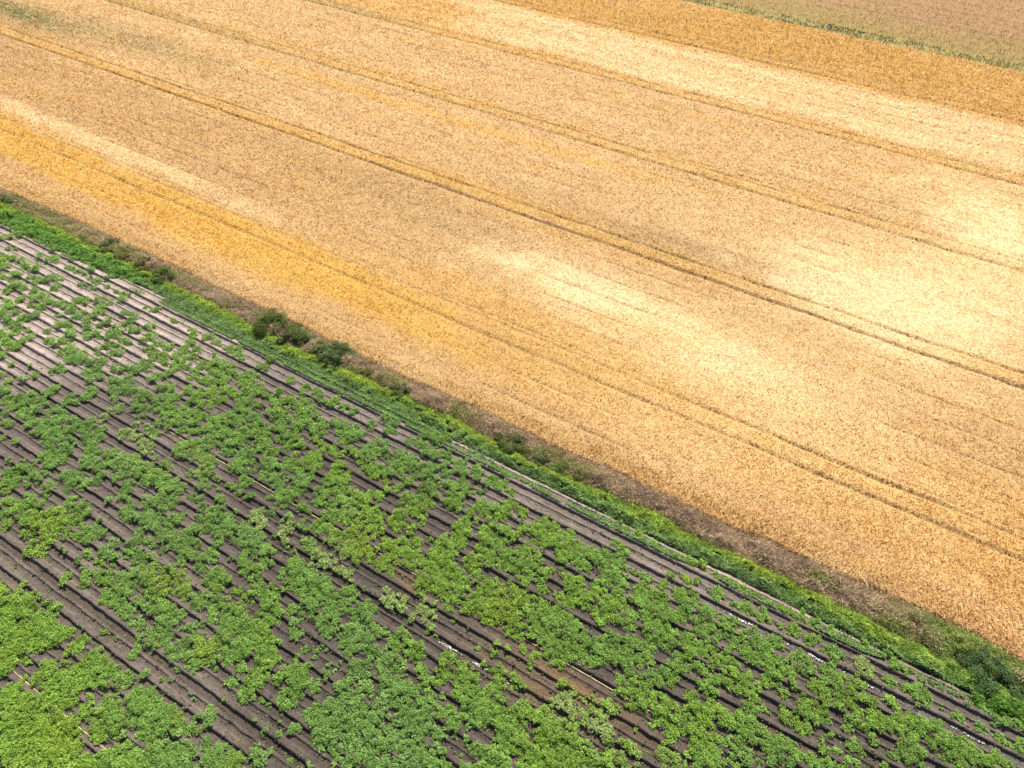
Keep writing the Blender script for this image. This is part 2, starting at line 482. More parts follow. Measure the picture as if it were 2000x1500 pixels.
xw0, xw1 = ground(-420, -60)[0], ground(2300, 900)[0]
ysw = np.concatenate([np.arange(float(W_E[1].min()) - 2.0, y_of_u(3.3), .16), np.arange(y_of_u(3.3), YD + 1.5, .24)])
xsw = np.arange(xw0, xw1, .55)
X, Y = np.meshgrid(xsw, ysw); X = X.ravel(); Y = Y.ravel()
Z, tm, e_, dr = canopy_z(X, Y)
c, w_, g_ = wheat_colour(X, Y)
c = c * .70  # sheet colour darkened to stand for shaded straw under the blades
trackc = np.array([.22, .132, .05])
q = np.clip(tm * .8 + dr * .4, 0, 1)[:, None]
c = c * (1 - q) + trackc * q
Fq = grid_faces(len(xsw), len(ysw))
keep = e_[Fq].max(1) > .001
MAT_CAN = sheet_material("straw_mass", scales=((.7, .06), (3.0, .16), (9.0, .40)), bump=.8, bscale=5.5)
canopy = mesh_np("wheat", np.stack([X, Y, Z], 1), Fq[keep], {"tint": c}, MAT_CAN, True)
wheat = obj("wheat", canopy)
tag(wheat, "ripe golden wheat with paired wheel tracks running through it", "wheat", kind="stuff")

# straw and ears standing out of the crop
N = 760000
sx = RNG.uniform(-300, 2250, N); sy = RNG.uniform(-60, 1330, N)
x, y, dep = ground(sx, sy, .5)
z, tm, e, dr = canopy_z(x, y)
ok = (e > .25) & (RNG.random(N) > tm * 1.05) & (RNG.random(N) > dr * .8) & (x > xw0) & (x < xw1)
x, y, z, dep, tm = x[ok], y[ok], z[ok], dep[ok], tm[ok]
n = len(x)
c, w_, g_ = wheat_colour(x, y)
flow = fbm(x * .25, y * .25, 3, 51) * 9.0
az = flow + RNG.normal(0, 1.1, n)
tilt = np.clip(RNG.normal(.75, .33, n) + .35 * w_, .1, 1.5)
ln = RNG.uniform(.28, .60, n) * (1 + .25 * w_) * np.clip(dep / 80, .85, 1.5)
wd_ = RNG.uniform(.032, .085, n) * np.clip(dep / 80, .85, 1.6)
P = np.stack([x, y, z - .14], 1)
V, F = blades(P, az, tilt, ln, wd_)
br = RNG.normal(1.10, .15, n)
hue = RNG.normal(0, .05, n)
cc = c * np.clip(br, .45, 1.6)[:, None]
cc[:, 2] *= np.clip(1 + 3 * hue, .5, 1.7)
hl = RNG.random(n) < .20 + .12 * sstep(120, 70, dep) + .15 * w_ - .12 * g_
cc[hl] = cc[hl] * .55 + np.array([.70, .56, .36]) * .80
cc = np.clip(cc, 0, .80)
MAT_STRAW = leaf_material("straw", 'tint', transl=.50, rough=.5, spec=.3, amp=.0)
me = mesh_np("straw", V, F, {"tint": np.repeat(cc, 6, 0), "rnd": np.full(len(V), .5)}, MAT_STRAW)
tag(obj("straw", me, wheat), kind="stuff")

# ------------------------------------------------------------------ far ditch and far field
YF = y_of_u(5.70)
xs2 = np.arange(ground(1000, -60)[0] - 40, ground(2500, 100)[0], 1.0); ys2 = np.arange(YD - 1.0, y_of_u(7.6), .5)
X, Y = np.meshgrid(xs2, ys2); X = X.ravel(); Y = Y.ravel()
px, py, _ = photo(X, Y, 0)
u = u_of_y(Y)
n1 = fbm(X * .05, Y * .3, 4, 61); n2 = fbm(X * .2, Y * .5, 3, 62)
ff = np.array([.255, .150, .060]); fg = np.array([.225, .155, .046]); dd = np.array([.23, .185, .07])
wg = np.clip(sstep(6.15, 5.75, u + (n1 - .5) * .35) + .4 * box(u, 6.22, 6.27, .02), 0, 1)[:, None]
c = ff * (1 - wg) + fg * wg
st = (.5 + .5 * np.sin(Y * 2 * np.pi / 3.1)) * .10 + .16 * box(u, 6.05, 6.07, .01) + .12 * box(u, 6.33, 6.35, .01)
c = c * (1 - st[:, None] * (n2[:, None] + .3))
wdd = sstep(YF + .6, YF - .8, Y)[:, None]
c = c * (1 - wdd) + dd * wdd
Z = .12 * sstep(YF - .6, YF + .8, Y) + (n2 - .5) * .12 - .15
fo = obj("far_field", mesh_np("far_field", np.stack([X, Y, Z], 1), grid_faces(len(xs2), len(ys2)), {"tint": c}, sheet_material("far_crop", scales=((.8, .10), (3.0, .22), (7.0, .32)), bump=.9, bscale=4.0), True))
tag(fo, "dull tan and greenish field beyond the far ditch", "field", kind="structure")
# short crop on it
N = 34000
sx = RNG.uniform(1200, 2250, N); sy = RNG.uniform(-50, 150, N)
x, y, dep = ground(sx, sy, .2)
ok = (y > YF + .3) & (y < y_of_u(7.5))
x, y = x[ok], y[ok]; n = len(x); u = u_of_y(y)
n1 = fbm(x * .05, y * .3, 4, 61)
wg = np.clip(sstep(6.15, 5.75, u + (n1 - .5) * .35), 0, 1)[:, None]
c = (np.array([.262, .156, .064]) * (1 - wg) + np.array([.235, .165, .050]) * wg) * RNG.uniform(.85, 1.15, (n, 1))
V, F = blades(np.stack([x, y, np.full(n, .10)], 1), RNG.uniform(0, 6.28, n), RNG.uniform(.7, 1.4, n), RNG.uniform(.2, .36, n), RNG.uniform(.06, .12, n))
tag(obj("short_crop", mesh_np("short_crop", V, F, {"tint": np.repeat(c, 6, 0), "rnd": np.full(len(V), .5)}, MAT_STRAW)), "short drying crop covering the field beyond the ditch", "crop", kind="stuff")
# rough grass along the ditch
N = 4200
sx = RNG.uniform(1240, 2200, N)
xx = RNG.uniform(ground(1240, 0)[0], ground(2300, 160)[0], N)
cl = fbm(xx * .25, xx * 0 + 2, 3, 65)
yy = RNG.uniform(YD + 1.4, YF + .2, N)
ok = RNG.random(N) < .25 + 1.1 * sstep(.35, .6, fbm(xx * .35, yy * .6, 3, 66))
xx, yy = xx[ok], yy[ok]; n = len(xx)
tcol = np.array([[.30, .27, .08], [.36, .31, .085], [.30, .22, .12], [.17, .17, .06]])
pick = np.clip((fbm(xx * .2, yy * .5, 3, 67) - .25) * 8 + RNG.normal(0, .7, n), 0, 3.99).astype(int)
c = tcol[pick] * RNG.uniform(.65, 1.3, (n, 1))
V, F = blades(np.stack([xx, yy, np.full(n, -.1)], 1), RNG.uniform(0, 6.28, n), RNG.uniform(.05, .8, n), RNG.uniform(.2, .45, n), RNG.uniform(.10, .22, n))
MAT_GRASS = leaf_material("grass", 'tint', transl=.35, rough=.6, spec=.2, amp=.0)
tag(obj("ditch_grass", mesh_np("ditch_grass", V, F, {"tint": np.repeat(c, 6, 0), "rnd": np.full(len(V), .5)}, MAT_GRASS)), "rough olive and brown grass lining the far ditch", "grass", kind="stuff")
# potato plants seen in the photograph: where each stands on the ground (photo x, y, half width)
PLANTS = """6,462,10;20,460,12;40,456,12;104,484,16;94,476,10;16,482,8;28,484,6;78,500,12;92,506,8;110,506,14;102,502,10;144,504,10;136,522,10;152,528,10;
132,518,8;164,532,6;176,526,12;186,548,14;182,558,10;172,540,8;218,538,12;210,542,8;158,554,10;168,558,6;208,558,8;226,566,8;238,570,10;240,584,12;
252,574,6;284,598,8;300,604,12;310,600,8;340,624,10;380,648,12;376,656,8;370,642,6;398,660,8;6,500,16;0,514,16;8,522,14;26,502,12;40,508,10;
52,516,12;64,520,16;70,526,10;0,540,16;34,536,16;20,544,10;28,556,18;16,564,12;42,562,12;10,570,8;60,542,12;72,548,14;66,564,12;60,570,8;
88,546,12;100,542,14;114,542,12;110,556,12;104,562,10;40,582,12;34,586,8;56,594,8;68,582,14;80,576,16;90,588,16;84,598,10;72,596,12;100,592,12;
114,590,12;120,598,8;136,596,14;132,606,10;148,586,14;160,582,14;168,590,10;144,604,10;112,614,8;156,614,14;148,618,12;166,624,14;176,614,12;184,616,8;
194,586,14;208,590,12;194,602,14;198,608,10;172,638,14;170,654,14;184,648,14;192,654,12;198,630,12;210,626,14;220,642,16;214,656,16;230,650,12;244,612,12;
256,610,10;262,622,14;248,630,10;240,630,8;254,642,16;270,642,12;296,638,12;286,634,8;6,594,18;20,596,16;32,606,12;6,614,16;24,618,18;40,622,16;
50,618,12;36,634,12;16,634,14;56,620,10;70,614,12;4,650,16;18,658,18;6,670,18;24,674,16;36,678,12;44,666,10;58,658,12;28,646,12;52,642,8;
0,694,14;92,644,10;90,662,12;110,636,12;124,630,12;134,636,10;136,650,16;120,664,16;108,670,14;140,658,10;134,676,16;120,686,12;144,688,16;160,692,14;
136,702,16;150,704,14;164,702,10;190,686,10;198,676,12;210,674,12;224,670,14;238,664,14;248,670,10;234,684,14;220,688,12;204,702,12;190,710,16;176,706,14;
184,722,16;170,726,14;196,706,12;180,740,16;196,734,12;224,716,12;234,720,12;242,718,8;216,742,12;232,742,16;250,740,16;260,726,14;272,718,14;256,714,12;
284,660,14;298,656,14;310,670,14;292,676,14;300,688,12;326,674,14;336,674,8;344,690,10;356,680,16;370,668,14;384,684,14;380,694,12;356,698,16;344,710,16;
360,712,14;336,726,12;300,696,16;316,696,16;324,706,12;284,704,14;290,716,12;300,732,14;316,734,14;296,740,10;380,726,14;392,716,14;394,736,14;370,736,10;
398,706,12;22,710,10;66,732,12;46,740,10;60,712,6;18,744,12;112,716,14;100,726,10;120,720,10;0,730,12;10,760,16;16,772,12;40,774,16;56,772,16;
32,784,16;50,788,18;70,784,16;84,780,14;60,800,18;44,804,16;76,800,14;54,814,14;6,784,14;18,794,14;6,804,12;30,794,12;90,788,8;90,764,10;
108,758,14;100,766,8;94,770,8;138,776,16;132,784,12;148,784,10;172,770,16;164,776,10;182,764,12;176,758,12;226,800,14;220,776,12;232,794,12;212,800,8;
96,802,12;110,798,14;122,802,10;116,810,12;100,818,16;114,820,16;126,816,14;140,816,14;150,824,12;144,838,14;130,840,14;88,830,16;104,832,16;76,842,14;
88,846,16;104,846,14;114,840,12;92,858,16;108,856,14;68,820,14;56,832,14;72,826,10;64,840,10;120,854,10;132,858,12;144,862,10;164,830,14;156,840,12;
176,832,12;166,824,10;180,820,10;202,812,12;196,820,8;202,836,10;186,844,14;172,850,14;196,852,12;166,862,12;182,862,14;192,858,10;92,876,16;108,878,16;
124,872,14;136,878,12;132,888,14;116,892,16;100,894,16;84,888,14;74,894,12;94,906,16;108,904,16;122,898,12;88,912,10;172,878,14;184,872,12;190,880,10;
166,886,10;168,902,16;180,896,14;160,912,12;176,910,10;214,884,14;224,888,16;208,894,14;236,896,16;250,892,14;264,892,14;200,908,14;216,906,16;232,912,16;
248,908,16;264,906,16;278,908,14;290,910,14;256,922,16;272,924,16;290,924,16;304,922,16;320,928,16;280,938,14;296,940,16;314,942,16;330,942,16;344,942,14;
356,948,12;320,958,18;336,960,18;352,960,14;330,974,16;344,976,12;316,970,12;236,926,12;224,932,10;188,914,12;202,926,10;192,926,12;232,842,10;244,842,12;
256,842,10;240,854,10;254,854,12;268,852,12;280,862,12;292,870,12;274,872,10;296,880,8;284,882,10;304,894,8;324,898,12;332,908,10;320,906,8;266,828,10;
292,840,14;304,844,12;286,832,10;300,856,10;240,756,16;256,756,16;236,760,16;220,760,14;252,762,14;266,776,14;280,768,14;290,770,12;274,782,12;264,794,12;
276,796,14;290,794,12;300,786,12;276,808,12;300,780,10;320,754,14;336,756,14;330,766,14;316,778,16;334,776,16;346,774,12;320,794,16;336,792,16;304,800,12;
324,810,16;340,808,16;356,794,14;316,824,14;332,826,16;350,822,16;364,808,14;370,824,16;356,838,14;370,842,14;384,838,12;384,822,14;368,762,14;380,768,14;
390,760,10;376,780,14;390,786,14;380,800,14;396,810,12;396,840,10;392,772,12;360,868,16;348,876,14;374,864,16;390,860,16;384,876,16;366,884,14;380,892,12;
396,884,14;350,886,12;398,896,14;372,922,12;384,924,10;388,912,8;392,948,12;398,936,10;16,826,12;6,824,8;4,852,10;26,860,8;36,862,6;18,898,8;
44,896,6;34,916,14;20,920,14;46,912,14;60,912,12;10,926,16;24,934,16;8,944,16;28,946,12;52,926,12;54,944,10;68,928,12;80,924,10;90,924,8;
76,938,10;92,944,12;110,942,8;128,926,16;144,924,16;156,926,12;136,938,16;150,940,12;172,940,16;160,948,14;184,938,14;194,932,10;246,944,14;256,940,10;
224,938,6;8,984,18;24,980,16;6,1002,16;24,998,16;36,986,12;50,974,16;64,974,16;76,984,12;60,990,14;44,990,14;86,970,10;4,1024,12;16,1022,12;
12,1032,8;10,958,12;88,956,12;100,954,10;130,956,12;44,1006,16;60,1004,16;52,1022,16;70,1016,18;86,1006,18;102,1000,18;118,1000,16;90,1024,18;108,1016,18;
126,1012,16;140,1014,16;130,1030,16;114,1030,16;76,1036,18;92,1042,18;104,1046,12;56,1036,16;44,1042,12;88,1058,14;100,1058,10;150,1020,14;140,980,14;154,984,14;
166,992,14;146,996,14;160,1004,14;172,1002,10;144,972,8;158,1034,16;172,1036,16;186,1040,16;198,1040,12;190,1024,12;196,1016,8;154,1050,16;170,1054,14;144,1044,12;
176,1046,12;122,1048,8;64,1064,12;72,1074,14;84,1070,12;56,1078,12;66,1082,12;62,1056,10;80,1080,10;120,1070,6;130,1078,6;242,956,14;254,956,12;238,970,12;
250,976,10;212,978,10;246,996,14;260,988,12;238,1002,12;252,1008,14;244,1014,10;264,1012,12;276,1010,14;290,1008,14;306,1006,14;316,1016,14;296,1026,16;280,1026,14;
270,1038,12;314,1034,14;330,1026,14;344,1016,14;352,1006,12;336,1010,10;340,1038,14;320,1050,16;336,1050,16;352,1052,16;364,1042,16;376,1034,16;390,1032,16;372,1054,16;
384,1062,14;332,1068,14;348,1070,14;364,1074,14;356,1086,14;372,1082,12;352,1098,10;314,1074,8;286,980,16;300,976,14;310,986,14;292,992,14;320,990,12;334,988,12;
250,1060,10;262,1058,14;276,1060,14;290,1056,12;298,1066,10;260,1074,14;274,1080,16;250,1084,12;266,1094,14;280,1092,14;292,1084,12;300,1094,12;308,1102,8;244,1076,8;
220,1056,12;226,1064,8;206,1074,14;196,1084,12;212,1082,12;222,1086,12;232,1082,8;192,1098,12;202,1100,8;220,1098,10;168,1078,12;172,1086,8;154,1090,8;152,1098,6;
164,1110,12;172,1116,12;160,1126,12;168,1136,12;158,1142,10;128,1126,12;124,1136,12;134,1122,8;196,1122,14;208,1120,14;216,1132,14;202,1136,14;192,1130,10;210,1146,12;
236,1126,14;250,1128,16;264,1118,16;278,1110,16;292,1118,16;280,1130,16;294,1134,16;306,1126,14;266,1138,14;248,1144,16;232,1142,14;236,1158,16;220,1158,14;252,1158,12;
204,1162,14;200,1174,12;216,1178,14;232,1178,16;244,1170,12;246,1184,14;236,1192,12;250,1202,14;242,1206,10;256,1190,10;286,1146,16;302,1146,16;316,1144,14;296,1160,16;
312,1162,16;324,1156,12;300,1176,16;316,1178,16;306,1190,14;322,1188,14;330,1120,12;320,1110,12;334,1108,10;326,1134,8;268,1170,10;276,1176,10;264,1182,8;284,1186,10;
294,1196,10;346,1118,12;358,1116,12;344,1134,14;360,1136,14;342,1152,14;356,1152,14;368,1146,12;364,1164,12;376,1166,12;390,1160,14;380,1178,14;394,1174,14;388,1186,12;
336,1192,16;350,1192,14;326,1204,16;342,1210,16;316,1214,16;332,1222,16;300,1224,16;316,1234,16;290,1236,14;332,1240,14;352,1200,12;268,1210,12;260,1218,12;276,1218,10;
270,1226,8;382,1086,14;394,1094,16;388,1106,14;398,1080,12;384,1102,10;374,970,12;394,990,14;386,1004,10;398,1010,12;398,1134,8;202,1234,10;226,1244,6;48,1140,8;
64,1156,8;76,1164,8;88,1174,10;100,1184,12;112,1184,12;110,1194,8;96,1174,6;390,974,12;84,1364,14;96,1376,14;110,1386,14;120,1394,12;132,1402,14;144,1412,12;
174,1364,12;372,1418,14;384,1426,12;366,1426,12;344,1434,14;48,1286,8;56,1292,8;124,1294,8;134,1290,6;44,1324,10;260,1276,14;266,1266,12;254,1280,10;282,1316,12;
288,1320,8;314,1326,6;332,1324,6;370,1352,4;378,1364,6;356,1380,4;276,1246,10;290,1254,12;300,1262,10;270,1242,6;316,1252,10;330,1256,12;330,1272,14;344,1264,14;
340,1284,12;354,1276,14;370,1260,16;384,1254,16;376,1240,14;390,1240,14;372,1224,12;380,1218,10;356,1228,8;356,1250,8;364,1280,16;380,1276,16;394,1270,16;372,1296,14;
386,1296,12;382,1308,10;394,1288,14;342,1304,8;346,1306,6;390,1400,12;392,1216,10;406,656,14;420,666,12;426,670,8;460,682,14;448,684,12;466,690,12;472,696,10;
440,678,8;452,674,6;420,690,6;514,714,12;506,716,8;520,718,8;528,700,10;524,704,6;570,740,12;566,744,8;596,756,12;592,764,8;602,750,8;616,764,14;
624,776,12;628,782,8;640,784,12;652,782,12;656,776,10;648,790,8;674,792,12;666,796,10;690,802,12;696,798,8;688,808,8;728,826,12;724,834,8;760,822,14;
772,824,12;754,814,12;760,836,12;770,842,8;754,844,8;542,764,12;534,770,10;548,764,8;410,710,16;424,708,16;440,714,16;454,712,12;416,726,16;430,730,16;
448,726,16;406,742,16;420,746,16;436,744,16;410,762,14;424,762,16;440,760,14;450,760,10;416,778,14;428,782,14;408,790,12;436,776,10;468,734,16;484,732,16;
496,734,12;472,746,14;488,746,16;504,754,14;460,768,14;476,764,16;492,766,16;508,766,14;520,772,10;472,784,16;486,782,14;468,796,14;480,800,14;496,790,8;
506,788,12;476,810,10;536,786,16;550,782,14;564,782,14;536,802,16;552,802,16;568,778,12;584,780,14;598,784,14;608,794,12;584,796,16;600,800,16;540,818,16;
556,818,16;544,830,12;588,814,16;604,816,16;576,830,16;592,830,16;584,842,12;608,828,12;620,810,10;624,826,16;636,830,12;616,840,14;630,842,12;612,850,14;
620,856,10;654,826,12;666,828,14;680,834,12;662,840,12;676,846,16;690,846,16;704,844,14;670,858,14;686,858,14;696,832,10;736,866,16;750,864,12;720,874,16;
736,882,16;750,878,12;724,894,14;710,886,14;696,886,14;684,878,12;704,898,10;652,870,12;648,882,12;660,888,10;670,884,10;626,870,12;636,874,12;624,886,14;
606,886,14;616,898,14;604,900,12;624,906,12;614,916,12;608,924,10;660,906,14;652,914,14;670,906,12;656,926,16;672,922,14;640,932,14;656,942,16;672,940,14;
636,944,12;780,890,16;796,894,16;768,902,16;784,906,16;760,886,12;730,910,16;720,914,14;744,914,16;712,918,12;728,926,16;744,926,14;760,920,14;780,920,12;
790,934,10;750,936,8;756,944,8;798,940,12;410,814,14;424,820,14;440,814,14;456,808,14;466,814,12;450,824,12;468,824,12;406,834,16;420,836,16;436,836,14;
424,850,16;440,848,16;456,844,16;472,840,14;488,834,16;504,826,16;492,814,14;504,814,12;516,836,14;530,836,12;520,850,14;500,848,14;484,850,12;472,852,14;
510,862,16;524,864,12;440,866,16;456,866,16;470,864,12;444,882,14;456,878,14;436,880,10;416,866,14;408,856,14;404,874,12;516,878,16;532,878,14;540,882,10;
500,876,14;488,878,14;472,884,16;484,892,16;468,898,14;492,898,12;460,910,16;476,912,16;492,914,12;470,922,14;454,914,10;406,890,16;416,900,14;408,910,14;
412,922,12;420,930,8;400,924,14;550,840,14;560,848,14;548,854,14;564,860,14;556,872,12;572,856,12;584,864,14;592,870,10;576,870,10;568,894,14;576,886,10;
556,906,16;572,906,16;586,902,12;592,914,12;580,920,14;564,912,10;520,902,14;532,904,14;540,914,10;516,916,14;530,920,12;512,928,12;540,932,16;532,942,16;
548,944,12;560,932,10;584,936,16;596,940,16;604,932,12;580,944,12;476,938,14;468,944,12;484,942,12;448,946,10;456,952,10;468,958,10;492,968,12;480,968,8;
426,934,6;426,954,6;432,974,10;426,972,8;524,970,8;460,998,6;404,948,10;560,956,16;540,964,16;556,968,16;572,966,14;580,956,12;564,974,12;546,972,12;
590,950,14;592,986,14;584,992,10;602,994,10;528,994,12;532,1002,8;554,986,8;542,982,8;676,932,14;624,960,14;636,964,16;620,972,14;648,956,12;632,978,14;
620,984,10;660,956,16;676,956,14;688,960,10;656,972,16;668,976,16;684,980,16;700,966,16;716,962,14;704,980,14;720,976,14;736,966,14;744,972,10;652,992,16;
640,1004,16;668,994,16;656,1010,16;672,1012,16;684,1018,14;628,1016,14;616,1028,14;628,1034,14;620,1040,10;640,1024,14;690,1000,14;710,992,16;724,996,16;736,994,12;
744,1004,12;716,1012,16;732,1014,16;700,1024,16;720,1032,16;736,1034,14;748,1034,10;740,1020,12;652,1036,14;644,1048,16;660,1048,16;676,1044,16;692,1040,16;656,1064,16;
672,1064,16;690,1060,16;708,1052,16;724,1048,12;672,1080,16;690,1076,16;708,1072,16;700,1090,14;720,1084,14;720,1094,10;724,1068,10;564,1010,12;552,1012,10;572,1020,10;
556,1028,14;564,1034,12;552,1042,12;558,1054,10;560,1064,6;572,1072,8;590,1028,8;598,1034,8;594,1014,8;580,1026,6;536,1044,6;498,1000,14;510,996,10;496,1014,12;
510,1014,12;504,1026,12;516,1024,10;490,1006,8;596,1054,12;610,1058,12;604,1068,14;618,1072,12;614,1084,14;628,1086,14;624,1098,12;640,1088,14;650,1094,10;636,1102,12;
660,1110,10;670,1114,12;684,1114,10;676,1124,8;654,1114,6;686,1134,6;710,1148,6;752,1056,14;768,1060,16;784,1056,16;744,1068,12;760,1076,16;776,1076,16;792,1072,16;
752,1090,16;768,1094,16;740,1096,14;760,1110,14;744,1110,12;764,1118,10;796,1088,14;790,1100,10;772,1004,14;784,1004,14;768,1016,14;780,1020,14;760,1012,10;774,1032,10;
792,1020,8;784,976,12;796,970,16;796,990,12;756,954,10;752,960,8;772,954,10;780,948,10;416,996,16;430,996,14;408,1012,16;424,1012,16;440,1010,16;452,1004,10;
410,1028,16;428,1028,16;444,1024,16;420,1040,14;436,1040,14;456,1020,12;452,1036,16;466,1032,16;460,1050,16;480,1026,16;480,1042,16;496,1040,16;508,1046,16;476,1060,14;
492,1060,16;510,1060,16;524,1064,12;488,1076,16;504,1078,16;520,1074,16;530,1076,10;474,1080,12;472,1088,8;516,1092,14;524,1100,12;510,1100,10;416,1070,12;424,1060,12;
432,1056,10;410,1080,14;408,1094,12;420,1088,12;416,1076,12;472,1100,14;486,1102,14;480,1116,14;496,1112,14;510,1110,12;492,1126,12;508,1124,12;472,1112,10;450,1090,8;
416,1116,16;430,1114,14;408,1130,16;424,1132,16;440,1128,14;448,1132,10;420,1146,14;436,1142,12;408,1140,12;466,1150,14;458,1156,10;474,1160,10;492,1148,14;504,1140,12;
504,1156,16;520,1152,14;532,1144,12;540,1154,12;520,1168,16;536,1168,12;524,1180,14;540,1184,14;510,1192,14;530,1194,16;546,1194,12;492,1160,10;484,1166,8;490,1174,6;
554,1150,8;576,1094,16;588,1100,14;568,1102,14;560,1112,16;576,1112,16;592,1112,16;608,1108,12;568,1126,16;584,1128,16;600,1126,16;616,1120,14;628,1126,14;564,1142,14;
580,1142,16;596,1142,16;612,1138,16;628,1138,16;640,1136,10;590,1158,16;608,1154,16;624,1154,16;640,1152,14;656,1156,16;672,1156,16;686,1152,14;692,1160,12;616,1166,14;
632,1166,14;648,1168,14;544,1126,6;764,1156,12;756,1170,12;772,1164,12;780,1176,12;792,1170,12;768,1182,12;784,1188,12;754,1150,8;760,1180,10;748,1172,8;600,1178,16;
614,1182,16;592,1190,14;608,1194,16;636,1180,14;652,1180,16;668,1176,16;684,1172,14;656,1194,16;640,1194,16;676,1192,14;690,1190,12;704,1186,14;720,1180,14;730,1190,14;
710,1196,14;424,1168,14;440,1172,14;416,1180,14;432,1188,16;450,1186,14;464,1180,12;460,1194,14;476,1194,12;412,1194,12;404,1160,10;408,1166,8;568,1188,12;576,1190,10;
564,1194,10;416,1206,16;432,1208,16;448,1212,16;464,1214,16;480,1212,16;496,1212,14;440,1224,16;456,1230,16;472,1228,16;488,1228,16;504,1228,16;514,1224,12;432,1240,14;
444,1244,14;424,1248,12;436,1254,10;512,1240,16;524,1240,14;532,1250,12;496,1244,16;480,1244,16;468,1250,16;512,1256,16;524,1256,12;496,1260,16;480,1262,16;464,1264,14;
448,1268,16;434,1270,14;460,1278,14;472,1276,14;484,1272,12;450,1284,14;444,1292,10;508,1270,14;544,1254,8;520,1272,16;534,1272,14;512,1284,16;528,1286,16;542,1284,10;
504,1298,16;520,1300,14;532,1298,10;496,1314,16;512,1314,14;488,1328,16;504,1328,14;516,1324,10;480,1344,16;496,1344,14;508,1340,12;472,1360,14;488,1360,12;476,1370,10;
470,1354,8;404,1256,18;416,1256,12;404,1274,16;420,1276,16;412,1290,14;424,1290,12;416,1304,10;470,1300,14;464,1304,10;476,1308,10;452,1326,12;444,1332,8;456,1334,10;
460,1324,8;572,1216,12;584,1212,10;570,1228,12;584,1230,12;576,1240,12;590,1234,10;580,1244,8;524,1204,12;540,1208,12;532,1214,10;516,1212,8;624,1208,16;640,1206,14;
628,1222,14;644,1220,14;656,1210,12;634,1234,12;648,1230,12;640,1242,8;656,1226,8;596,1266,10;590,1268,6;616,1272,8;612,1280,8;626,1260,6;636,1266,6;578,1282,10;
576,1288,6;644,1296,8;652,1308,6;636,1314,10;638,1322,8;666,1290,6;680,1228,16;696,1230,16;672,1242,16;688,1246,16;704,1240,16;716,1244,14;676,1260,16;692,1262,16;
708,1258,16;724,1256,14;684,1274,14;720,1270,14;734,1266,14;726,1280,12;740,1276,12;666,1258,10;674,1272,10;696,1300,16;710,1300,16;686,1306,12;700,1314,14;714,1314,12;
720,1300,10;692,1296,12;752,1284,14;740,1294,12;764,1280,10;774,1288,14;784,1300,14;772,1306,14;756,1310,12;742,1306,12;748,1320,10;780,1314,12;764,1296,12;700,1206,16;
716,1204,14;720,1218,12;732,1216,12;736,1228,12;748,1228,12;756,1234,10;760,1244,8;744,1240,10;772,1240,12;784,1234,14;796,1236,12;768,1254,12;784,1256,14;798,1256,12;
760,1264,12;774,1268,10;796,1272,10;556,1310,16;572,1306,16;588,1304,16;600,1300,10;606,1298,6;544,1320,14;560,1326,16;576,1324,16;592,1320,16;540,1332,10;568,1340,16;
584,1338,16;596,1336,12;556,1352,14;572,1356,16;588,1352,12;550,1366,14;564,1372,14;576,1368,10;556,1380,10;614,1338,12;612,1348,10;620,1344,8;608,1328,8;620,1328,6;
506,1366,6;512,1362,8;524,1372,6;524,1376,6;546,1384,6;550,1394,4;498,1408,6;518,1426,8;514,1432,6;544,1434,10;540,1438,6;576,1420,14;570,1426,10;582,1416,10;
546,1408,4;438,1364,6;668,1340,16;680,1332,14;660,1336,10;672,1352,14;680,1324,10;704,1336,14;720,1340,14;708,1352,14;724,1352,12;696,1344,10;686,1356,14;616,1384,16;
600,1394,14;612,1400,16;628,1388,16;644,1376,16;660,1376,16;676,1370,16;692,1370,16;704,1370,12;624,1404,16;640,1396,16;656,1394,16;672,1390,16;688,1388,16;704,1386,16;
720,1384,16;736,1376,14;746,1370,14;612,1416,14;628,1420,16;644,1414,16;660,1410,16;676,1406,16;692,1406,14;706,1402,16;722,1400,16;738,1396,16;752,1392,14;620,1434,16;
636,1436,16;652,1430,16;668,1426,16;684,1422,12;710,1418,16;726,1414,16;740,1412,12;616,1446,14;628,1452,14;644,1448,16;660,1446,16;676,1442,16;692,1438,16;700,1452,14;
684,1456,14;668,1460,12;648,1464,14;654,1472,10;720,1434,16;736,1432,12;716,1448,14;732,1448,12;752,1332,16;768,1328,16;784,1336,16;798,1340,16;760,1348,16;776,1352,16;
792,1356,16;752,1360,14;772,1368,16;788,1374,16;780,1388,16;796,1392,16;788,1400,12;744,1344,10;766,1420,14;780,1414,14;792,1408,12;756,1436,14;772,1436,14;788,1432,12;
752,1424,8;744,1448,14;760,1452,16;776,1452,16;792,1456,16;728,1460,16;744,1466,16;756,1480,14;700,1468,14;716,1472,16;730,1480,14;690,1480,16;704,1486,16;720,1492,16;
736,1494,14;664,1484,12;672,1490,10;684,1494,14;650,1494,8;772,1480,10;780,1490,12;792,1484,14;796,1496,14;748,1494,12;766,1494,10;410,1400,16;406,1388,14;418,1394,10;
406,1412,12;496,1472,12;508,1476,14;512,1490,12;494,1466,10;520,1470,8;530,1464,8;502,1454,8;566,1484,8;570,1482,6;604,1494,8;500,1490,10;800,860,14;816,866,14;
828,870,14;840,874,12;832,884,12;844,884,10;824,850,12;832,844,10;844,854,14;856,860,14;864,858,10;852,866,10;872,852,12;860,852,10;860,886,14;872,882,12;
850,890,12;876,896,12;884,902,10;872,906,12;904,900,12;896,906,12;908,912,10;894,916,12;906,924,12;930,910,10;936,916,10;926,924,12;932,932,10;940,920,6;
956,932,14;968,934,12;952,942,10;976,946,14;986,940,10;968,946,12;980,952,10;984,924,8;994,956,10;1000,960,8;1004,968,4;806,896,14;800,912,12;816,910,16;
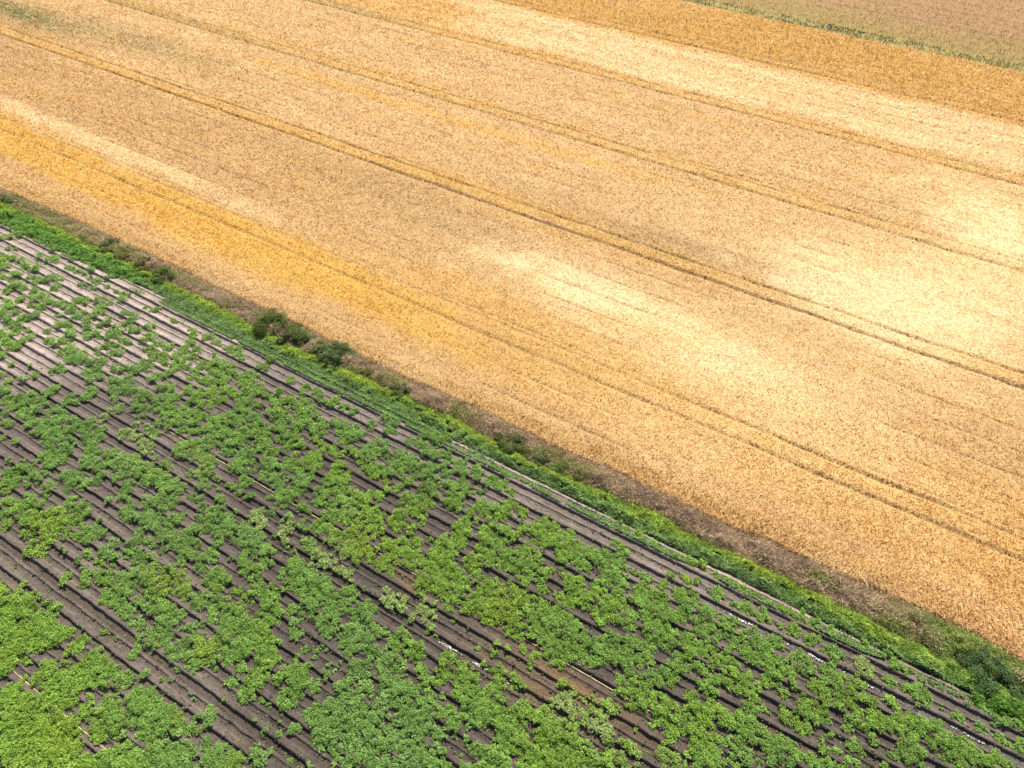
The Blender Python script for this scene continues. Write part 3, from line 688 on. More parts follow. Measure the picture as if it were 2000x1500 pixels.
832,910,16;848,912,16;864,916,14;878,920,10;868,928,12;824,924,14;840,926,14;854,932,10;844,940,12;806,930,10;828,952,14;842,956,14;850,968,12;824,964,12;
836,976,12;840,984,10;810,972,16;804,984,16;824,988,16;810,1000,16;828,1000,12;822,1012,12;824,1020,8;808,1028,12;800,1036,12;900,940,14;888,950,14;904,952,14;
916,946,10;880,964,14;896,968,16;910,962,10;872,980,12;884,984,12;900,982,12;894,994,10;880,992,8;876,942,10;860,942,10;940,980,14;952,988,12;936,992,14;
948,1002,14;956,996,12;968,990,14;984,984,16;996,980,14;976,998,16;992,996,14;1006,984,10;972,1008,10;986,1008,10;1016,994,12;1024,998,10;1018,1008,10;956,1014,10;
936,958,8;946,956,8;924,960,6;920,1002,14;928,1014,10;912,1014,14;896,1024,14;910,1028,14;888,1036,14;904,1042,16;916,1040,12;896,1054,14;886,1048,10;904,1062,10;
868,1056,16;880,1066,14;856,1060,12;860,1076,16;876,1080,16;888,1076,12;844,1076,14;848,1092,16;864,1094,16;880,1094,12;900,1068,8;842,1050,8;810,1056,14;820,1058,10;
806,1076,12;820,1084,16;808,1100,16;828,1100,16;844,1108,16;860,1110,16;876,1110,14;890,1108,12;824,1120,16;840,1126,16;856,1126,16;872,1126,16;888,1122,16;904,1124,16;
912,1132,12;820,1140,16;836,1142,16;852,1144,16;868,1144,16;884,1140,16;900,1142,16;912,1146,10;820,1154,10;868,1160,16;884,1160,16;900,1158,14;880,1172,12;876,1182,14;
894,1172,10;880,1190,8;860,1156,12;912,1090,12;924,1090,14;936,1092,12;920,1104,14;936,1106,12;928,1116,12;914,1108,10;932,1122,10;940,1126,8;946,1044,14;952,1056,16;
968,1054,14;944,1068,16;960,1070,16;976,1066,14;952,1084,14;964,1088,14;980,1080,10;936,1068,10;932,1064,6;984,1036,14;996,1040,16;988,1052,12;1002,1050,12;1016,1034,14;
1028,1030,14;1036,1036,10;1010,1044,12;956,1100,12;970,1100,12;942,1028,12;956,1028,12;940,1040,12;964,1036,14;970,1024,10;1052,1020,14;1064,1016,12;1048,1034,16;1064,1032,16;
1080,1028,14;1056,1048,16;1072,1048,16;1088,1040,16;1100,1044,14;1116,1040,12;1044,1056,14;1060,1062,14;1076,1060,14;1092,1056,16;1108,1056,16;1124,1060,14;1024,1064,14;1036,1070,12;
1092,1074,16;1108,1072,16;1124,1076,16;1140,1070,14;1152,1068,10;1092,1088,12;1108,1090,16;1124,1092,14;1100,1096,10;1140,1084,12;988,1080,14;1000,1084,16;1016,1078,14;984,1094,14;
1000,1100,16;1016,1096,16;1032,1086,14;1048,1082,12;1054,1092,12;992,1108,12;1008,1112,14;1024,1110,16;1040,1100,14;1036,1116,10;1016,1126,12;1028,1130,12;1026,1138,10;1052,1106,8;
1056,1116,12;1066,1116,12;1048,1126,12;1060,1130,12;1068,1126,8;1056,1144,12;1066,1148,12;1060,1156,8;1080,1110,8;1076,1114,6;1096,1106,8;1132,1096,12;1144,1100,12;1152,1112,10;
1140,1112,10;1156,1084,14;1172,1080,16;1188,1080,16;1168,1096,16;1184,1096,16;1198,1094,14;1180,1112,14;1196,1112,16;1188,1128,14;1198,1136,14;1178,1124,8;1112,1128,14;1124,1128,12;
1136,1128,10;1104,1132,10;1116,1144,16;1132,1142,14;1108,1156,10;1090,1160,12;1096,1170,12;1104,1176,10;1120,1160,16;1136,1160,14;1132,1174,14;1116,1176,14;1148,1170,14;1144,1180,12;
1120,1182,8;1164,1138,12;1176,1138,12;1180,1148,12;1164,1152,14;1152,1160,12;1160,1168,12;1180,1168,14;1196,1168,16;1168,1184,16;1184,1184,16;1198,1186,16;1180,1200,16;1164,1200,12;
1192,1206,14;1168,1214,12;1180,1212,12;1100,1120,8;952,1140,14;968,1136,12;944,1154,16;960,1156,16;976,1154,16;936,1144,8;980,1142,8;924,1166,14;912,1176,14;924,1182,14;
936,1176,14;952,1174,16;968,1172,16;984,1172,16;916,1190,12;940,1192,14;956,1190,16;972,1190,16;988,1190,16;1004,1188,12;952,1206,16;968,1208,12;984,1204,14;1000,1206,14;
1012,1198,12;960,1214,10;992,1214,10;928,1136,8;948,1128,8;904,1194,8;996,1134,10;1004,1144,12;1000,1156,14;1016,1160,16;1032,1158,14;1020,1174,14;1036,1172,14;1008,1174,12;
1028,1188,12;1040,1184,10;1044,1160,8;1052,1170,8;1064,1172,8;1056,1166,6;1004,1218,14;994,1224,12;1016,1226,14;1006,1236,12;1016,1240,12;996,1234,10;1024,1220,10;1030,1196,12;
1044,1204,14;1060,1184,12;1072,1184,14;1084,1186,12;1060,1200,16;1076,1200,16;1092,1196,14;1104,1196,14;1116,1200,12;1040,1220,14;1056,1220,16;1072,1216,16;1088,1212,16;1104,1212,16;
1120,1212,14;1036,1236,12;1048,1232,12;1044,1246,8;1068,1236,16;1084,1232,16;1100,1230,16;1116,1228,16;1128,1224,12;1064,1252,16;1080,1250,16;1096,1248,16;1112,1246,16;1128,1244,16;
1144,1240,14;1068,1268,16;1084,1268,16;1100,1266,16;1116,1264,16;1132,1262,16;1148,1256,14;1164,1252,14;1180,1244,12;1190,1236,10;1084,1284,16;1100,1284,16;1116,1280,14;1136,1278,16;
1152,1274,16;1168,1270,16;1184,1264,16;1196,1256,14;1148,1292,16;1164,1288,16;1180,1284,16;1196,1280,16;1096,1296,12;824,1164,8;830,1172,8;848,1178,8;850,1186,6;820,1190,14;
832,1194,14;844,1200,12;828,1208,12;806,1206,12;842,1220,10;838,1230,10;846,1226,8;852,1240,6;892,1208,4;884,1210,6;932,1262,8;972,1256,8;966,1270,10;962,1278,6;
992,1264,8;1022,1264,10;1024,1272,6;990,1282,4;1040,1278,10;1036,1290,10;1052,1278,8;916,1224,4;1036,1298,10;806,1268,16;820,1264,14;812,1280,14;826,1276,12;816,1292,8;
872,1280,14;884,1280,12;868,1294,14;886,1294,14;904,1296,12;868,1312,16;884,1312,16;900,1312,16;916,1308,12;856,1310,10;896,1328,16;912,1326,16;928,1324,14;892,1344,14;
908,1344,16;924,1342,16;900,1360,14;916,1358,12;890,1356,10;932,1340,10;864,1324,10;862,1332,8;852,1332,10;860,1330,10;968,1332,14;980,1332,12;960,1344,14;976,1348,16;
948,1352,14;940,1360,12;964,1364,16;980,1364,12;948,1370,16;932,1368,14;916,1376,16;932,1384,16;948,1386,16;964,1384,16;980,1380,12;908,1388,14;904,1400,12;920,1400,16;
936,1402,14;956,1402,16;972,1400,16;940,1412,12;928,1412,10;968,1412,12;1012,1376,14;1024,1376,14;1036,1382,12;992,1392,16;1008,1394,16;1024,1396,16;1040,1396,16;984,1408,16;
1000,1412,16;1016,1410,16;980,1424,16;996,1428,16;1012,1426,12;976,1440,16;992,1444,16;1008,1442,14;972,1454,14;988,1460,16;1004,1460,14;996,1470,12;1020,1436,12;1056,1386,14;
1070,1384,12;1048,1400,14;1064,1402,16;1078,1402,14;1060,1418,16;1076,1418,16;1092,1414,14;1104,1412,12;1052,1432,16;1068,1436,16;1084,1434,16;1100,1430,16;1116,1424,14;1036,1444,16;
1052,1448,16;1068,1452,16;1084,1452,16;1100,1448,16;1116,1444,16;1128,1440,12;1020,1452,16;1024,1468,16;1040,1466,16;1056,1468,16;1072,1470,16;1088,1468,16;1104,1466,16;1120,1462,16;
1136,1456,14;1148,1450,12;1032,1484,16;1048,1486,16;1064,1486,16;1080,1486,16;1096,1484,16;1112,1482,16;1128,1478,16;1144,1474,16;1158,1468,14;1016,1494,14;1040,1500,14;1064,1500,16;
1088,1500,16;1112,1498,16;1136,1494,16;1156,1490,16;1170,1484,14;1172,1498,14;942,1292,8;950,1298,8;956,1304,6;968,1308,10;976,1304,10;976,1316,10;984,1310,8;1002,1322,10;
1012,1332,12;1022,1340,8;1006,1334,10;1004,1340,8;1096,1332,10;1106,1336,8;1092,1338,6;1076,1372,10;1086,1368,12;1100,1360,14;1112,1352,12;1120,1348,12;1104,1374,14;1096,1384,10;
1116,1370,12;1128,1356,10;1112,1388,12;1120,1400,10;1132,1380,8;1144,1364,8;1160,1364,8;1156,1370,8;1126,1408,12;1140,1392,12;1148,1400,10;1156,1386,10;1168,1394,12;1180,1400,12;
1164,1408,12;1184,1412,14;1152,1416,10;1164,1424,8;1180,1428,14;1192,1424,14;1184,1440,12;1196,1440,12;1140,1412,8;1180,1376,14;1192,1372,12;1176,1388,10;1196,1388,12;1190,1448,10;
826,1304,12;820,1300,8;816,1310,10;828,1312,8;812,1348,12;828,1328,14;840,1332,12;824,1340,12;836,1346,12;844,1356,10;806,1360,16;820,1366,16;834,1366,12;806,1380,16;
824,1384,16;836,1384,10;808,1400,16;824,1404,16;840,1404,12;806,1420,16;824,1420,16;840,1420,12;852,1430,14;866,1428,12;856,1444,12;844,1436,10;868,1438,8;824,1436,16;
808,1440,14;828,1454,12;810,1452,10;864,1356,8;806,1470,16;820,1474,16;836,1468,14;852,1464,14;864,1466,10;824,1490,16;844,1482,14;860,1482,14;872,1492,12;808,1490,16;
840,1496,14;856,1496,12;852,1376,12;862,1384,12;856,1396,12;876,1378,10;872,1392,12;886,1390,10;880,1406,12;894,1402,12;884,1418,12;896,1416,10;912,1420,8;890,1420,10;
910,1442,8;908,1450,6;920,1460,10;930,1456,10;924,1468,10;936,1466,8;886,1434,6;888,1468,4;900,1472,6;948,1468,16;960,1464,14;952,1484,16;968,1480,16;984,1480,14;
994,1494,12;976,1496,16;960,1498,14;944,1494,12;992,1482,10;932,1496,10;908,1496,12;920,1498,10;1192,1470,14;1198,1484,14;1186,1484,12;1190,1496,12;1180,1472,8;1206,1060,14;
1216,1070,12;1224,1076,12;1210,1084,14;1206,1100,16;1218,1104,12;1206,1120,16;1218,1124,12;1220,1140,12;1206,1156,14;1216,1156,10;1212,1176,16;1224,1180,12;1228,1192,12;1240,1198,12;
1216,1206,16;1206,1210,12;1232,1204,12;1244,1204,8;1224,1220,10;1236,1220,12;1228,1214,8;1262,1124,12;1256,1128,8;1270,1128,8;1262,1136,10;1240,1116,8;1244,1120,6;1236,1112,6;
1310,1120,10;1314,1126,8;1300,1134,10;1298,1144,12;1290,1144,8;1336,1126,12;1340,1134,10;1348,1132,8;1358,1134,10;1364,1132,8;1400,1150,12;1396,1158,12;1408,1160,10;1404,1168,10;
1390,1154,8;1406,1146,8;1256,1146,14;1244,1146,10;1268,1150,12;1244,1162,14;1260,1164,16;1276,1160,14;1290,1162,14;1300,1160,10;1234,1168,10;1252,1180,16;1268,1182,16;1284,1178,16;
1300,1174,14;1256,1196,16;1272,1198,14;1288,1196,16;1304,1192,14;1288,1210,12;1304,1208,14;1316,1196,14;1328,1192,14;1340,1194,14;1320,1208,12;1332,1206,12;1348,1190,12;1356,1176,12;
1324,1154,14;1336,1152,10;1332,1166,16;1348,1164,14;1360,1164,10;1340,1180,14;1320,1164,10;1352,1150,6;1376,1184,12;1388,1188,12;1396,1198,8;1380,1198,14;1368,1194,10;1368,1212,16;
1384,1212,14;1364,1226,14;1380,1228,14;1392,1226,10;1376,1238,10;1354,1208,10;1360,1232,10;1412,1212,12;1424,1210,12;1436,1212,10;1412,1224,12;1424,1226,12;1436,1222,8;1420,1236,10;
1400,1242,12;1408,1236,10;1396,1248,10;1444,1244,12;1432,1246,14;1448,1234,12;1460,1232,10;1456,1248,12;1436,1260,12;1450,1264,10;1428,1264,10;1474,1226,8;1268,1212,14;1282,1220,16;
1296,1220,14;1308,1224,12;1268,1228,16;1284,1236,16;1300,1236,14;1314,1234,12;1260,1234,10;1272,1248,14;1288,1250,14;1304,1250,14;1316,1246,10;1310,1262,14;1296,1262,12;1320,1256,10;
1326,1230,8;1236,1244,14;1224,1250,12;1210,1248,14;1206,1260,10;1240,1260,14;1226,1266,14;1254,1260,14;1266,1264,14;1276,1268,12;1216,1280,16;1232,1280,16;1248,1280,14;1264,1280,12;
1206,1292,14;1224,1296,16;1244,1296,16;1256,1288,12;1270,1290,12;1340,1244,14;1354,1242,12;1336,1256,14;1350,1256,14;1358,1252,8;1340,1272,16;1354,1272,14;1332,1282,14;1348,1284,12;
1324,1276,10;1368,1256,12;1380,1256,12;1372,1270,12;1384,1268,10;1376,1278,10;1394,1260,10;1398,1264,8;1400,1280,12;1416,1280,12;1396,1292,12;1412,1292,12;1430,1288,14;1440,1294,10;
1420,1268,10;1474,1248,14;1486,1246,12;1466,1260,16;1482,1260,16;1498,1260,14;1460,1274,16;1476,1276,16;1492,1274,14;1504,1272,12;1468,1288,14;1484,1290,16;1500,1288,16;1512,1284,14;
1524,1288,14;1540,1286,12;1496,1300,12;1508,1244,12;1520,1248,12;1512,1256,12;1524,1260,10;1500,1252,10;1530,1264,6;1460,1180,12;1454,1188,10;1466,1194,12;1456,1176,8;1440,1176,8;
1432,1176,8;1444,1180,8;1490,1190,12;1480,1198,10;1496,1200,12;1486,1206,10;1500,1208,8;1550,1224,14;1544,1232,10;1556,1236,10;1560,1226,8;1584,1244,12;1592,1250,12;1580,1252,10;
1576,1242,8;1526,1220,8;1506,1214,4;1560,1270,10;1556,1280,12;1570,1282,12;1584,1290,10;1598,1244,10;1250,1040,12;1254,1048,10;1210,1016,8;1224,1030,8;1276,1060,12;1288,1064,10;
1304,1074,10;1320,1084,10;1332,1088,10;1346,1092,12;1356,1098,10;1372,1100,12;1376,1108,8;1396,1120,10;1408,1124,8;1424,1132,10;1436,1140,10;1448,1144,12;1460,1152,8;1476,1158,10;
1496,1170,8;1506,1174,8;1524,1184,10;1532,1192,10;1544,1190,10;1554,1202,10;1566,1194,10;1572,1208,10;1584,1214,12;1596,1210,10;1228,1307,16;1213,1326,16;1232,1332,16;1250,1326,16;
1269,1320,16;1285,1329,16;1209,1348,13;1225,1354,16;1244,1351,16;1263,1345,16;1282,1351,13;1241,1370,16;1257,1370,16;1276,1367,16;1295,1367,16;1282,1386,16;1298,1389,16;1313,1377,16;
1329,1386,13;1288,1405,16;1307,1408,16;1269,1358,13;1320,1399,13;1307,1301,13;1326,1301,16;1342,1304,13;1295,1313,16;1313,1313,16;1301,1329,16;1320,1320,13;1332,1313,9;1310,1339,9;
1364,1301,13;1373,1307,13;1389,1301,9;1430,1304,13;1421,1310,13;1436,1317,13;1389,1323,16;1405,1329,16;1421,1336,16;1436,1332,16;1452,1326,16;1465,1317,13;1458,1339,16;1477,1342,13;
1490,1336,13;1493,1326,9;1373,1336,13;1383,1345,16;1395,1351,13;1446,1348,16;1465,1358,16;1477,1358,13;1462,1377,16;1452,1389,16;1471,1383,13;1487,1380,13;1468,1395,13;1446,1383,9;
1503,1313,16;1518,1320,13;1515,1332,13;1496,1323,13;1515,1304,16;1534,1304,16;1547,1310,16;1528,1313,13;1569,1304,16;1585,1307,13;1575,1317,9;1547,1332,13;1553,1342,9;1531,1351,13;
1537,1361,6;1531,1380,9;1503,1392,6;1572,1358,9;1591,1332,16;1597,1348,16;1591,1370,16;1572,1373,16;1581,1389,16;1597,1395,13;1562,1392,16;1540,1402,16;1553,1411,16;1572,1411,16;
1531,1395,13;1578,1427,13;1569,1430,9;1594,1408,13;1351,1358,16;1345,1373,16;1361,1377,16;1345,1389,13;1364,1389,16;1380,1392,16;1395,1380,13;1408,1383,13;1389,1373,13;1402,1395,16;
1373,1408,16;1389,1408,16;1414,1408,16;1430,1414,13;1414,1392,13;1427,1402,16;1446,1402,16;1465,1408,16;1440,1421,13;1452,1421,16;1471,1421,16;1484,1421,16;1493,1430,13;1446,1440,16;
1465,1440,16;1477,1446,13;1342,1408,16;1332,1421,16;1348,1427,16;1364,1427,16;1380,1433,16;1395,1440,16;1411,1446,13;1358,1443,13;1377,1449,13;1313,1421,13;1307,1430,13;1320,1436,13;
1326,1427,9;1310,1443,9;1358,1455,16;1373,1452,16;1389,1458,16;1402,1468,13;1358,1474,16;1377,1474,16;1395,1481,16;1411,1484,13;1364,1490,16;1383,1496,16;1408,1496,13;1295,1471,16;
1310,1477,16;1326,1477,13;1301,1490,16;1320,1493,16;1336,1493,9;1342,1474,9;1291,1458,9;1421,1452,13;1430,1465,13;1446,1458,16;1433,1484,13;1452,1477,13;1440,1496,13;1465,1471,13;
1462,1490,13;1424,1440,9;1499,1446,16;1515,1452,16;1531,1452,16;1547,1446,13;1509,1468,16;1528,1471,16;1547,1465,16;1562,1468,13;1515,1487,16;1537,1487,16;1556,1484,13;1503,1484,13;
1496,1462,13;1572,1477,9;1525,1436,9;1585,1484,16;1597,1477,16;1591,1496,13;1206,1383,9;1228,1380,9;1272,1414,9;1225,1455,13;1238,1465,13;1247,1474,9;1216,1452,13;1209,1477,16;
1225,1493,16;1244,1493,9;1260,1386,9;1244,1424,6;1301,1452,9;1484,1484,9;1606,1326,16;1622,1313,16;1609,1345,16;1632,1332,16;1647,1326,16;1609,1367,16;1628,1358,16;1647,1351,16;
1663,1348,16;1609,1389,16;1616,1405,13;1638,1380,13;1669,1370,16;1688,1364,16;1707,1370,16;1657,1377,16;1679,1389,16;1698,1392,16;1717,1395,16;1732,1405,16;1695,1411,16;1713,1417,16;
1732,1421,16;1669,1402,13;1609,1304,16;1625,1295,13;1669,1332,13;1685,1336,13;1676,1320,9;1657,1399,13;1669,1411,13;1657,1421,13;1688,1417,13;1707,1443,13;1704,1430,9;1710,1452,9;
1672,1458,16;1663,1452,13;1682,1465,13;1669,1443,9;1625,1430,9;1619,1433,9;1635,1462,13;1609,1446,9;1609,1465,13;1625,1484,13;1657,1487,13;1669,1490,13;1647,1493,13;1613,1493,16;
1732,1493,13;1628,1269,16;1641,1276,13;1632,1285,13;1616,1269,13;1676,1291,16;1688,1288,13;1695,1304,16;1685,1307,13;1701,1317,13;1739,1329,13;1745,1336,13;1732,1323,9;1777,1345,16;
1792,1345,16;1808,1354,16;1795,1367,13;1811,1370,13;1767,1342,9;1745,1370,13;1754,1383,13;1736,1361,13;1843,1383,6;1871,1395,13;1881,1402,13;1865,1399,9;1915,1417,13;1925,1424,9;
1909,1421,9;1959,1443,13;1966,1449,9;1950,1440,9;1985,1455,13;1997,1449,13;1994,1465,13;1928,1383,13;1940,1389,13;1953,1402,13;1947,1411,9;1915,1377,9;1959,1411,9;1940,1377,9;
1745,1408,16;1764,1402,16;1780,1402,16;1795,1408,16;1811,1408,13;1758,1421,16;1777,1421,16;1795,1424,16;1814,1421,16;1830,1414,16;1836,1427,16;1770,1440,16;1789,1440,13;1821,1440,16;
1840,1443,16;1855,1440,16;1764,1458,16;1783,1458,16;1795,1468,16;1758,1477,16;1777,1481,16;1802,1484,16;1833,1458,16;1852,1458,16;1871,1452,16;1884,1446,13;1846,1477,16;1865,1474,16;
1884,1465,16;1899,1458,13;1877,1487,16;1896,1477,16;1915,1471,16;1909,1490,16;1928,1484,16;1947,1471,16;1940,1490,16;1962,1484,16;1972,1493,13;1745,1477,13;1871,1496,13;1619,1225,13;
1632,1238,13;1650,1247,9;1663,1254,9;1695,1263,9;1688,1257,13;1720,1279,9;1713,1272,9;1732,1276,13;1745,1288,13;1758,1304,13;1770,1307,13;1783,1310,9;1745,1301,9;1802,1320,9;
1821,1332,9;1840,1342,9;1858,1351,9;1877,1358,9;1896,1370,9;1985,1414,13;1997,1421,9;1972,1411,9;-3,1149,15;7,1150,10;4,1162,17;21,1162,18;34,1158,12;51,1162,11;
-6,1174,12;7,1173,14;27,1171,18;44,1172,18;54,1169,16;-12,1185,11;3,1185,18;18,1184,17;31,1183,18;48,1184,14;62,1184,14;-8,1197,12;9,1196,16;24,1195,15;
40,1197,15;55,1198,14;71,1197,15;84,1198,10;-10,1206,10;4,1210,16;16,1206,16;31,1210,17;46,1207,17;64,1210,15;75,1207,17;91,1207,16;-2,1223,16;14,1223,15;
27,1222,17;41,1219,15;54,1217,16;69,1222,14;88,1221,18;103,1222,11;112,1221,10;-9,1233,10;1,1234,16;20,1231,15;33,1234,15;50,1235,17;65,1229,17;81,1229,15;
91,1232,16;108,1234,14;120,1230,14;135,1235,17;-7,1244,10;9,1243,17;26,1243,15;39,1242,16;57,1243,14;68,1243,16;87,1243,17;101,1244,15;115,1245,16;-11,1253,10;
2,1258,18;17,1258,17;31,1256,14;50,1257,18;65,1257,17;78,1254,16;90,1254,17;105,1254,14;-7,1270,11;13,1271,16;28,1265,17;41,1269,14;57,1271,9;69,1268,11;
84,1266,10;-12,1283,10;5,1278,17;20,1281,16;33,1281,12;-1,1291,17;10,1294,16;24,1290,14;-10,1303,11;6,1304,15;16,1305,17;-2,1315,15;149,1252,11;162,1251,16;
142,1263,15;154,1264,17;130,1274,11;176,1278,16;190,1275,15;171,1289,16;185,1289,15;201,1290,16;90,1298,16;101,1298,10;146,1300,9;160,1300,16;180,1297,16;193,1297,18;
207,1298,16;221,1301,15;79,1311,17;97,1311,14;112,1315,11;123,1309,9;139,1309,14;157,1314,15;174,1312,17;189,1315,14;200,1313,18;213,1311,17;228,1311,10;247,1315,10;
76,1324,18;88,1323,15;105,1324,15;116,1325,16;135,1323,16;146,1325,14;163,1326,17;176,1322,17;194,1326,17;208,1326,17;222,1323,14;238,1327,14;254,1322,14;82,1337,9;
94,1339,15;111,1336,17;127,1338,16;139,1334,14;158,1334,14;174,1334,12;183,1336,10;203,1337,11;230,1337,10;243,1338,11;90,1345,10;103,1345,16;120,1348,17;134,1346,15;
152,1347,16;94,1358,17;110,1360,17;123,1361,15;141,1359,17;121,1371,15;136,1369,15;13,1345,17;22,1343,18;37,1343,10;3,1356,16;20,1354,16;36,1358,15;51,1358,15;
-4,1368,11;7,1368,17;27,1365,17;40,1371,15;54,1368,18;70,1370,17;3,1381,17;18,1378,18;34,1378,16;50,1383,14;60,1380,16;81,1382,10;-7,1394,10;8,1390,14;
25,1391,17;43,1389,16;55,1390,15;69,1393,15;83,1390,16;-11,1406,10;0,1406,16;17,1406,18;33,1407,17;50,1403,14;64,1405,15;78,1404,15;94,1404,16;105,1404,10;
-7,1417,11;9,1416,18;24,1418,15;42,1415,16;55,1418,17;71,1417,16;88,1415,16;101,1415,14;113,1417,15;132,1416,18;3,1427,18;15,1430,16;35,1428,17;47,1426,16;
65,1427,15;77,1426,15;94,1428,16;107,1425,14;122,1426,16;136,1430,16;154,1429,11;-5,1439,10;8,1441,14;29,1437,18;38,1438,17;56,1442,16;71,1437,17;86,1443,14;
97,1441,18;115,1441,16;130,1440,16;142,1439,17;4,1453,14;20,1452,16;33,1452,15;47,1453,17;66,1450,18;80,1453,18;90,1454,18;105,1453,18;122,1454,18;138,1450,15;
155,1452,10;246,1450,10;303,1452,10;318,1451,12;336,1454,11;345,1451,10;361,1455,12;-7,1464,9;13,1463,15;29,1462,18;39,1465,14;58,1463,15;72,1465,15;83,1464,14;
103,1463,15;114,1462,15;131,1463,15;144,1464,17;221,1466,16;235,1463,14;251,1464,16;265,1464,11;278,1467,14;298,1462,17;309,1461,16;328,1466,18;344,1461,16;353,1466,16;
372,1466,18;6,1474,14;20,1475,17;30,1474,17;45,1476,18;61,1477,17;79,1478,17;90,1474,16;111,1474,16;120,1478,16;138,1477,15;155,1478,17;166,1474,9;186,1476,10;
198,1477,15;212,1478,17;227,1473,18;245,1477,16;261,1476,15;270,1475,16;287,1479,17;303,1477,16;319,1476,16;333,1478,15;350,1475,17;360,1476,16;379,1474,10;11,1485,10;
23,1491,16;41,1487,17;58,1489,14;70,1488,14;88,1487,15;101,1489,16;118,1488,15;127,1488,15;146,1487,14;157,1486,14;178,1488,15;192,1489,14;207,1486,18;218,1487,15;
238,1490,16;248,1488,17;262,1491,17;284,1489,16;299,1487,15;308,1486,17;323,1489,16;343,1490,17;358,1485,15;370,1488,17;20,1502,10;32,1501,15;51,1497,17;63,1498,16;
78,1503,18;94,1502,18;106,1502,17;126,1502,16;136,1501,15;155,1500,17;167,1499,18;184,1499,16;198,1501,16;211,1503,18;230,1499,15;245,1502,17;256,1501,16;272,1501,16;
289,1502,18;300,1500,18;319,1500,17;330,1502,16;349,1499,16;360,1500,15;381,1502,10;42,1509,11;70,1509,10;130,1509,12;142,1511,11;221,1511,10;247,1510,10;268,1510,10;
282,1510,12;313,1510,11;325,1510,9;368,1512,9;161,1377,10;178,1377,9;157,1394,16;173,1393,16;184,1389,9;209,1361,11;220,1364,16;203,1375,17;217,1375,16;228,1372,11;
193,1387,9;206,1387,15;224,1389,16;201,1398,17;218,1400,17;228,1399,17;192,1411,16;207,1410,16;226,1410,17;236,1411,16;186,1421,16;197,1420,17;216,1424,15;227,1421,16;
246,1421,17;178,1433,11;190,1435,15;204,1434,16;223,1433,12;239,1432,9;186,1444,15;265,1347,12;278,1348,12;293,1346,12;255,1362,15;272,1361,16;287,1359,15;304,1362,16;
253,1370,15;268,1374,17;277,1374,16;291,1374,18;306,1372,18;255,1385,11;272,1384,15;285,1386,15;299,1387,16;318,1383,15;331,1386,15;262,1396,15;280,1394,15;293,1398,14;
309,1398,16;323,1399,14;337,1393,16;273,1406,16;285,1409,17;302,1407,16;318,1405,15;331,1408,15;348,1407,18;279,1420,18;298,1422,15;308,1420,15;323,1418,15;341,1421,16;
354,1421,11;275,1434,15;284,1432,16;301,1430,16;315,1434,11;292,1443,11;402,1442,11;398,1457,12;411,1457,17;429,1458,15;405,1466,11;416,1470,17;432,1466,16;448,1469,14;
408,1479,17;423,1478,17;440,1480,16;458,1479,17;468,1482,10;405,1491,16;417,1494,17;431,1494,18;447,1490,18;467,1490,17;411,1502,17;427,1503,14;438,1503,18;458,1506,11;
468,1503,12"""
# ------------------------------------------------------------------ verge between the fields
_gpx = photo(G_E[0], G_E[1], 0)[0]


def strip(n, A, B, lo, hi):
    """points spread evenly along the verge, t running from edge A (0) to edge B (1)"""
    q = RNG.uniform(-260, 2180, n)
    x = np.interp(q, _gpx, G_E[0])
    k = (G_E[0][-1] - G_E[0][-4]) / (_gpx[-1] - _gpx[-4]); x = np.where(q > _gpx[-1], G_E[0][-1] + (q - _gpx[-1]) * k, x)
    k = (G_E[0][3] - G_E[0][0]) / (_gpx[3] - _gpx[0]); x = np.where(q < _gpx[0], G_E[0][0] + (q - _gpx[0]) * k, x)
    x = x + RNG.normal(0, .6, n)
    t = RNG.uniform(lo, hi, n)
    ya = A(x); yb = B(x)
    return x, ya + (yb - ya) * t, t, photo(x, ya + (yb - ya) * t, .1)[0]


EL = lambda x: edge(L_E, x)
EG = lambda x: edge(G_E, x)
EW = lambda x: edge(W_E, x)

# lush green weeds and grass
X, Y, FF, PX = strip(230000, EL, EG, -.22, 1.25)
jag = (fbm(X * .8, Y * .9, 3, 71) - .5)
s = (FF > -.10 + .35 * jag) & (FF < 1.02 + .42 * jag) & (((Y - Y0) / PERIOD > 16.80) | (PX < 960)) & (fbm(X * 1.6, Y * 1.6, 2, 76) > .26)
X, Y, FF, PX = X[s], Y[s], FF[s], PX[s]
n = len(X)
clump = fbm(X * 1.05, Y * 1.15, 2, 72); big = fbm(X * .18, Y * .4, 3, 73); fine = fbm(X * 3, Y * 3, 2, 74)
yel = np.clip(sstep(.22, .90, FF + (clump - .5) * .8 + (big - .5) * .8) - .30 * sstep(350, 60, PX), 0, 1)
yel = yel * (1 - .6 * sstep(1500, 1900, PX))
base = np.array([.205, .315, .075]); blu = np.array([.215, .305, .115]); ye = np.array([.285, .365, .055]); lush = np.array([.165, .310, .060])
q = sstep(.50, .10, FF)[:, None] * .8
c = base * (1 - q) + blu * q
lu = (sstep(340, 230, PX) * .8)[:, None]
c = c * (1 - lu) + lush * lu
c = c * (1 - yel[:, None]) + ye * yel[:, None]
c = c * RNG.uniform(.70, 1.35, (n, 1)) * (.75 + .55 * fine[:, None])
hgt = (.14 + .52 * np.clip(clump * 1.8 - .45, 0, 1)) * (.35 + .65 * np.sin(np.clip(FF * .9 + .08, 0, 1) * np.pi) ** .7) * (1 + .5 * lu[:, 0])
P = np.stack([X, Y, hgt * RNG.uniform(.15, 1.0, n) ** .6], 1)
half = int(n * .68)
V1, F1 = leaves(P[:half], RNG.normal(.05, .42, half), RNG.uniform(0, 6.28, half), RNG.uniform(.14, .28, half), RNG.uniform(.08, .15, half))
hh = n - half
P2 = P[half:].copy(); P2[:, 2] *= .75
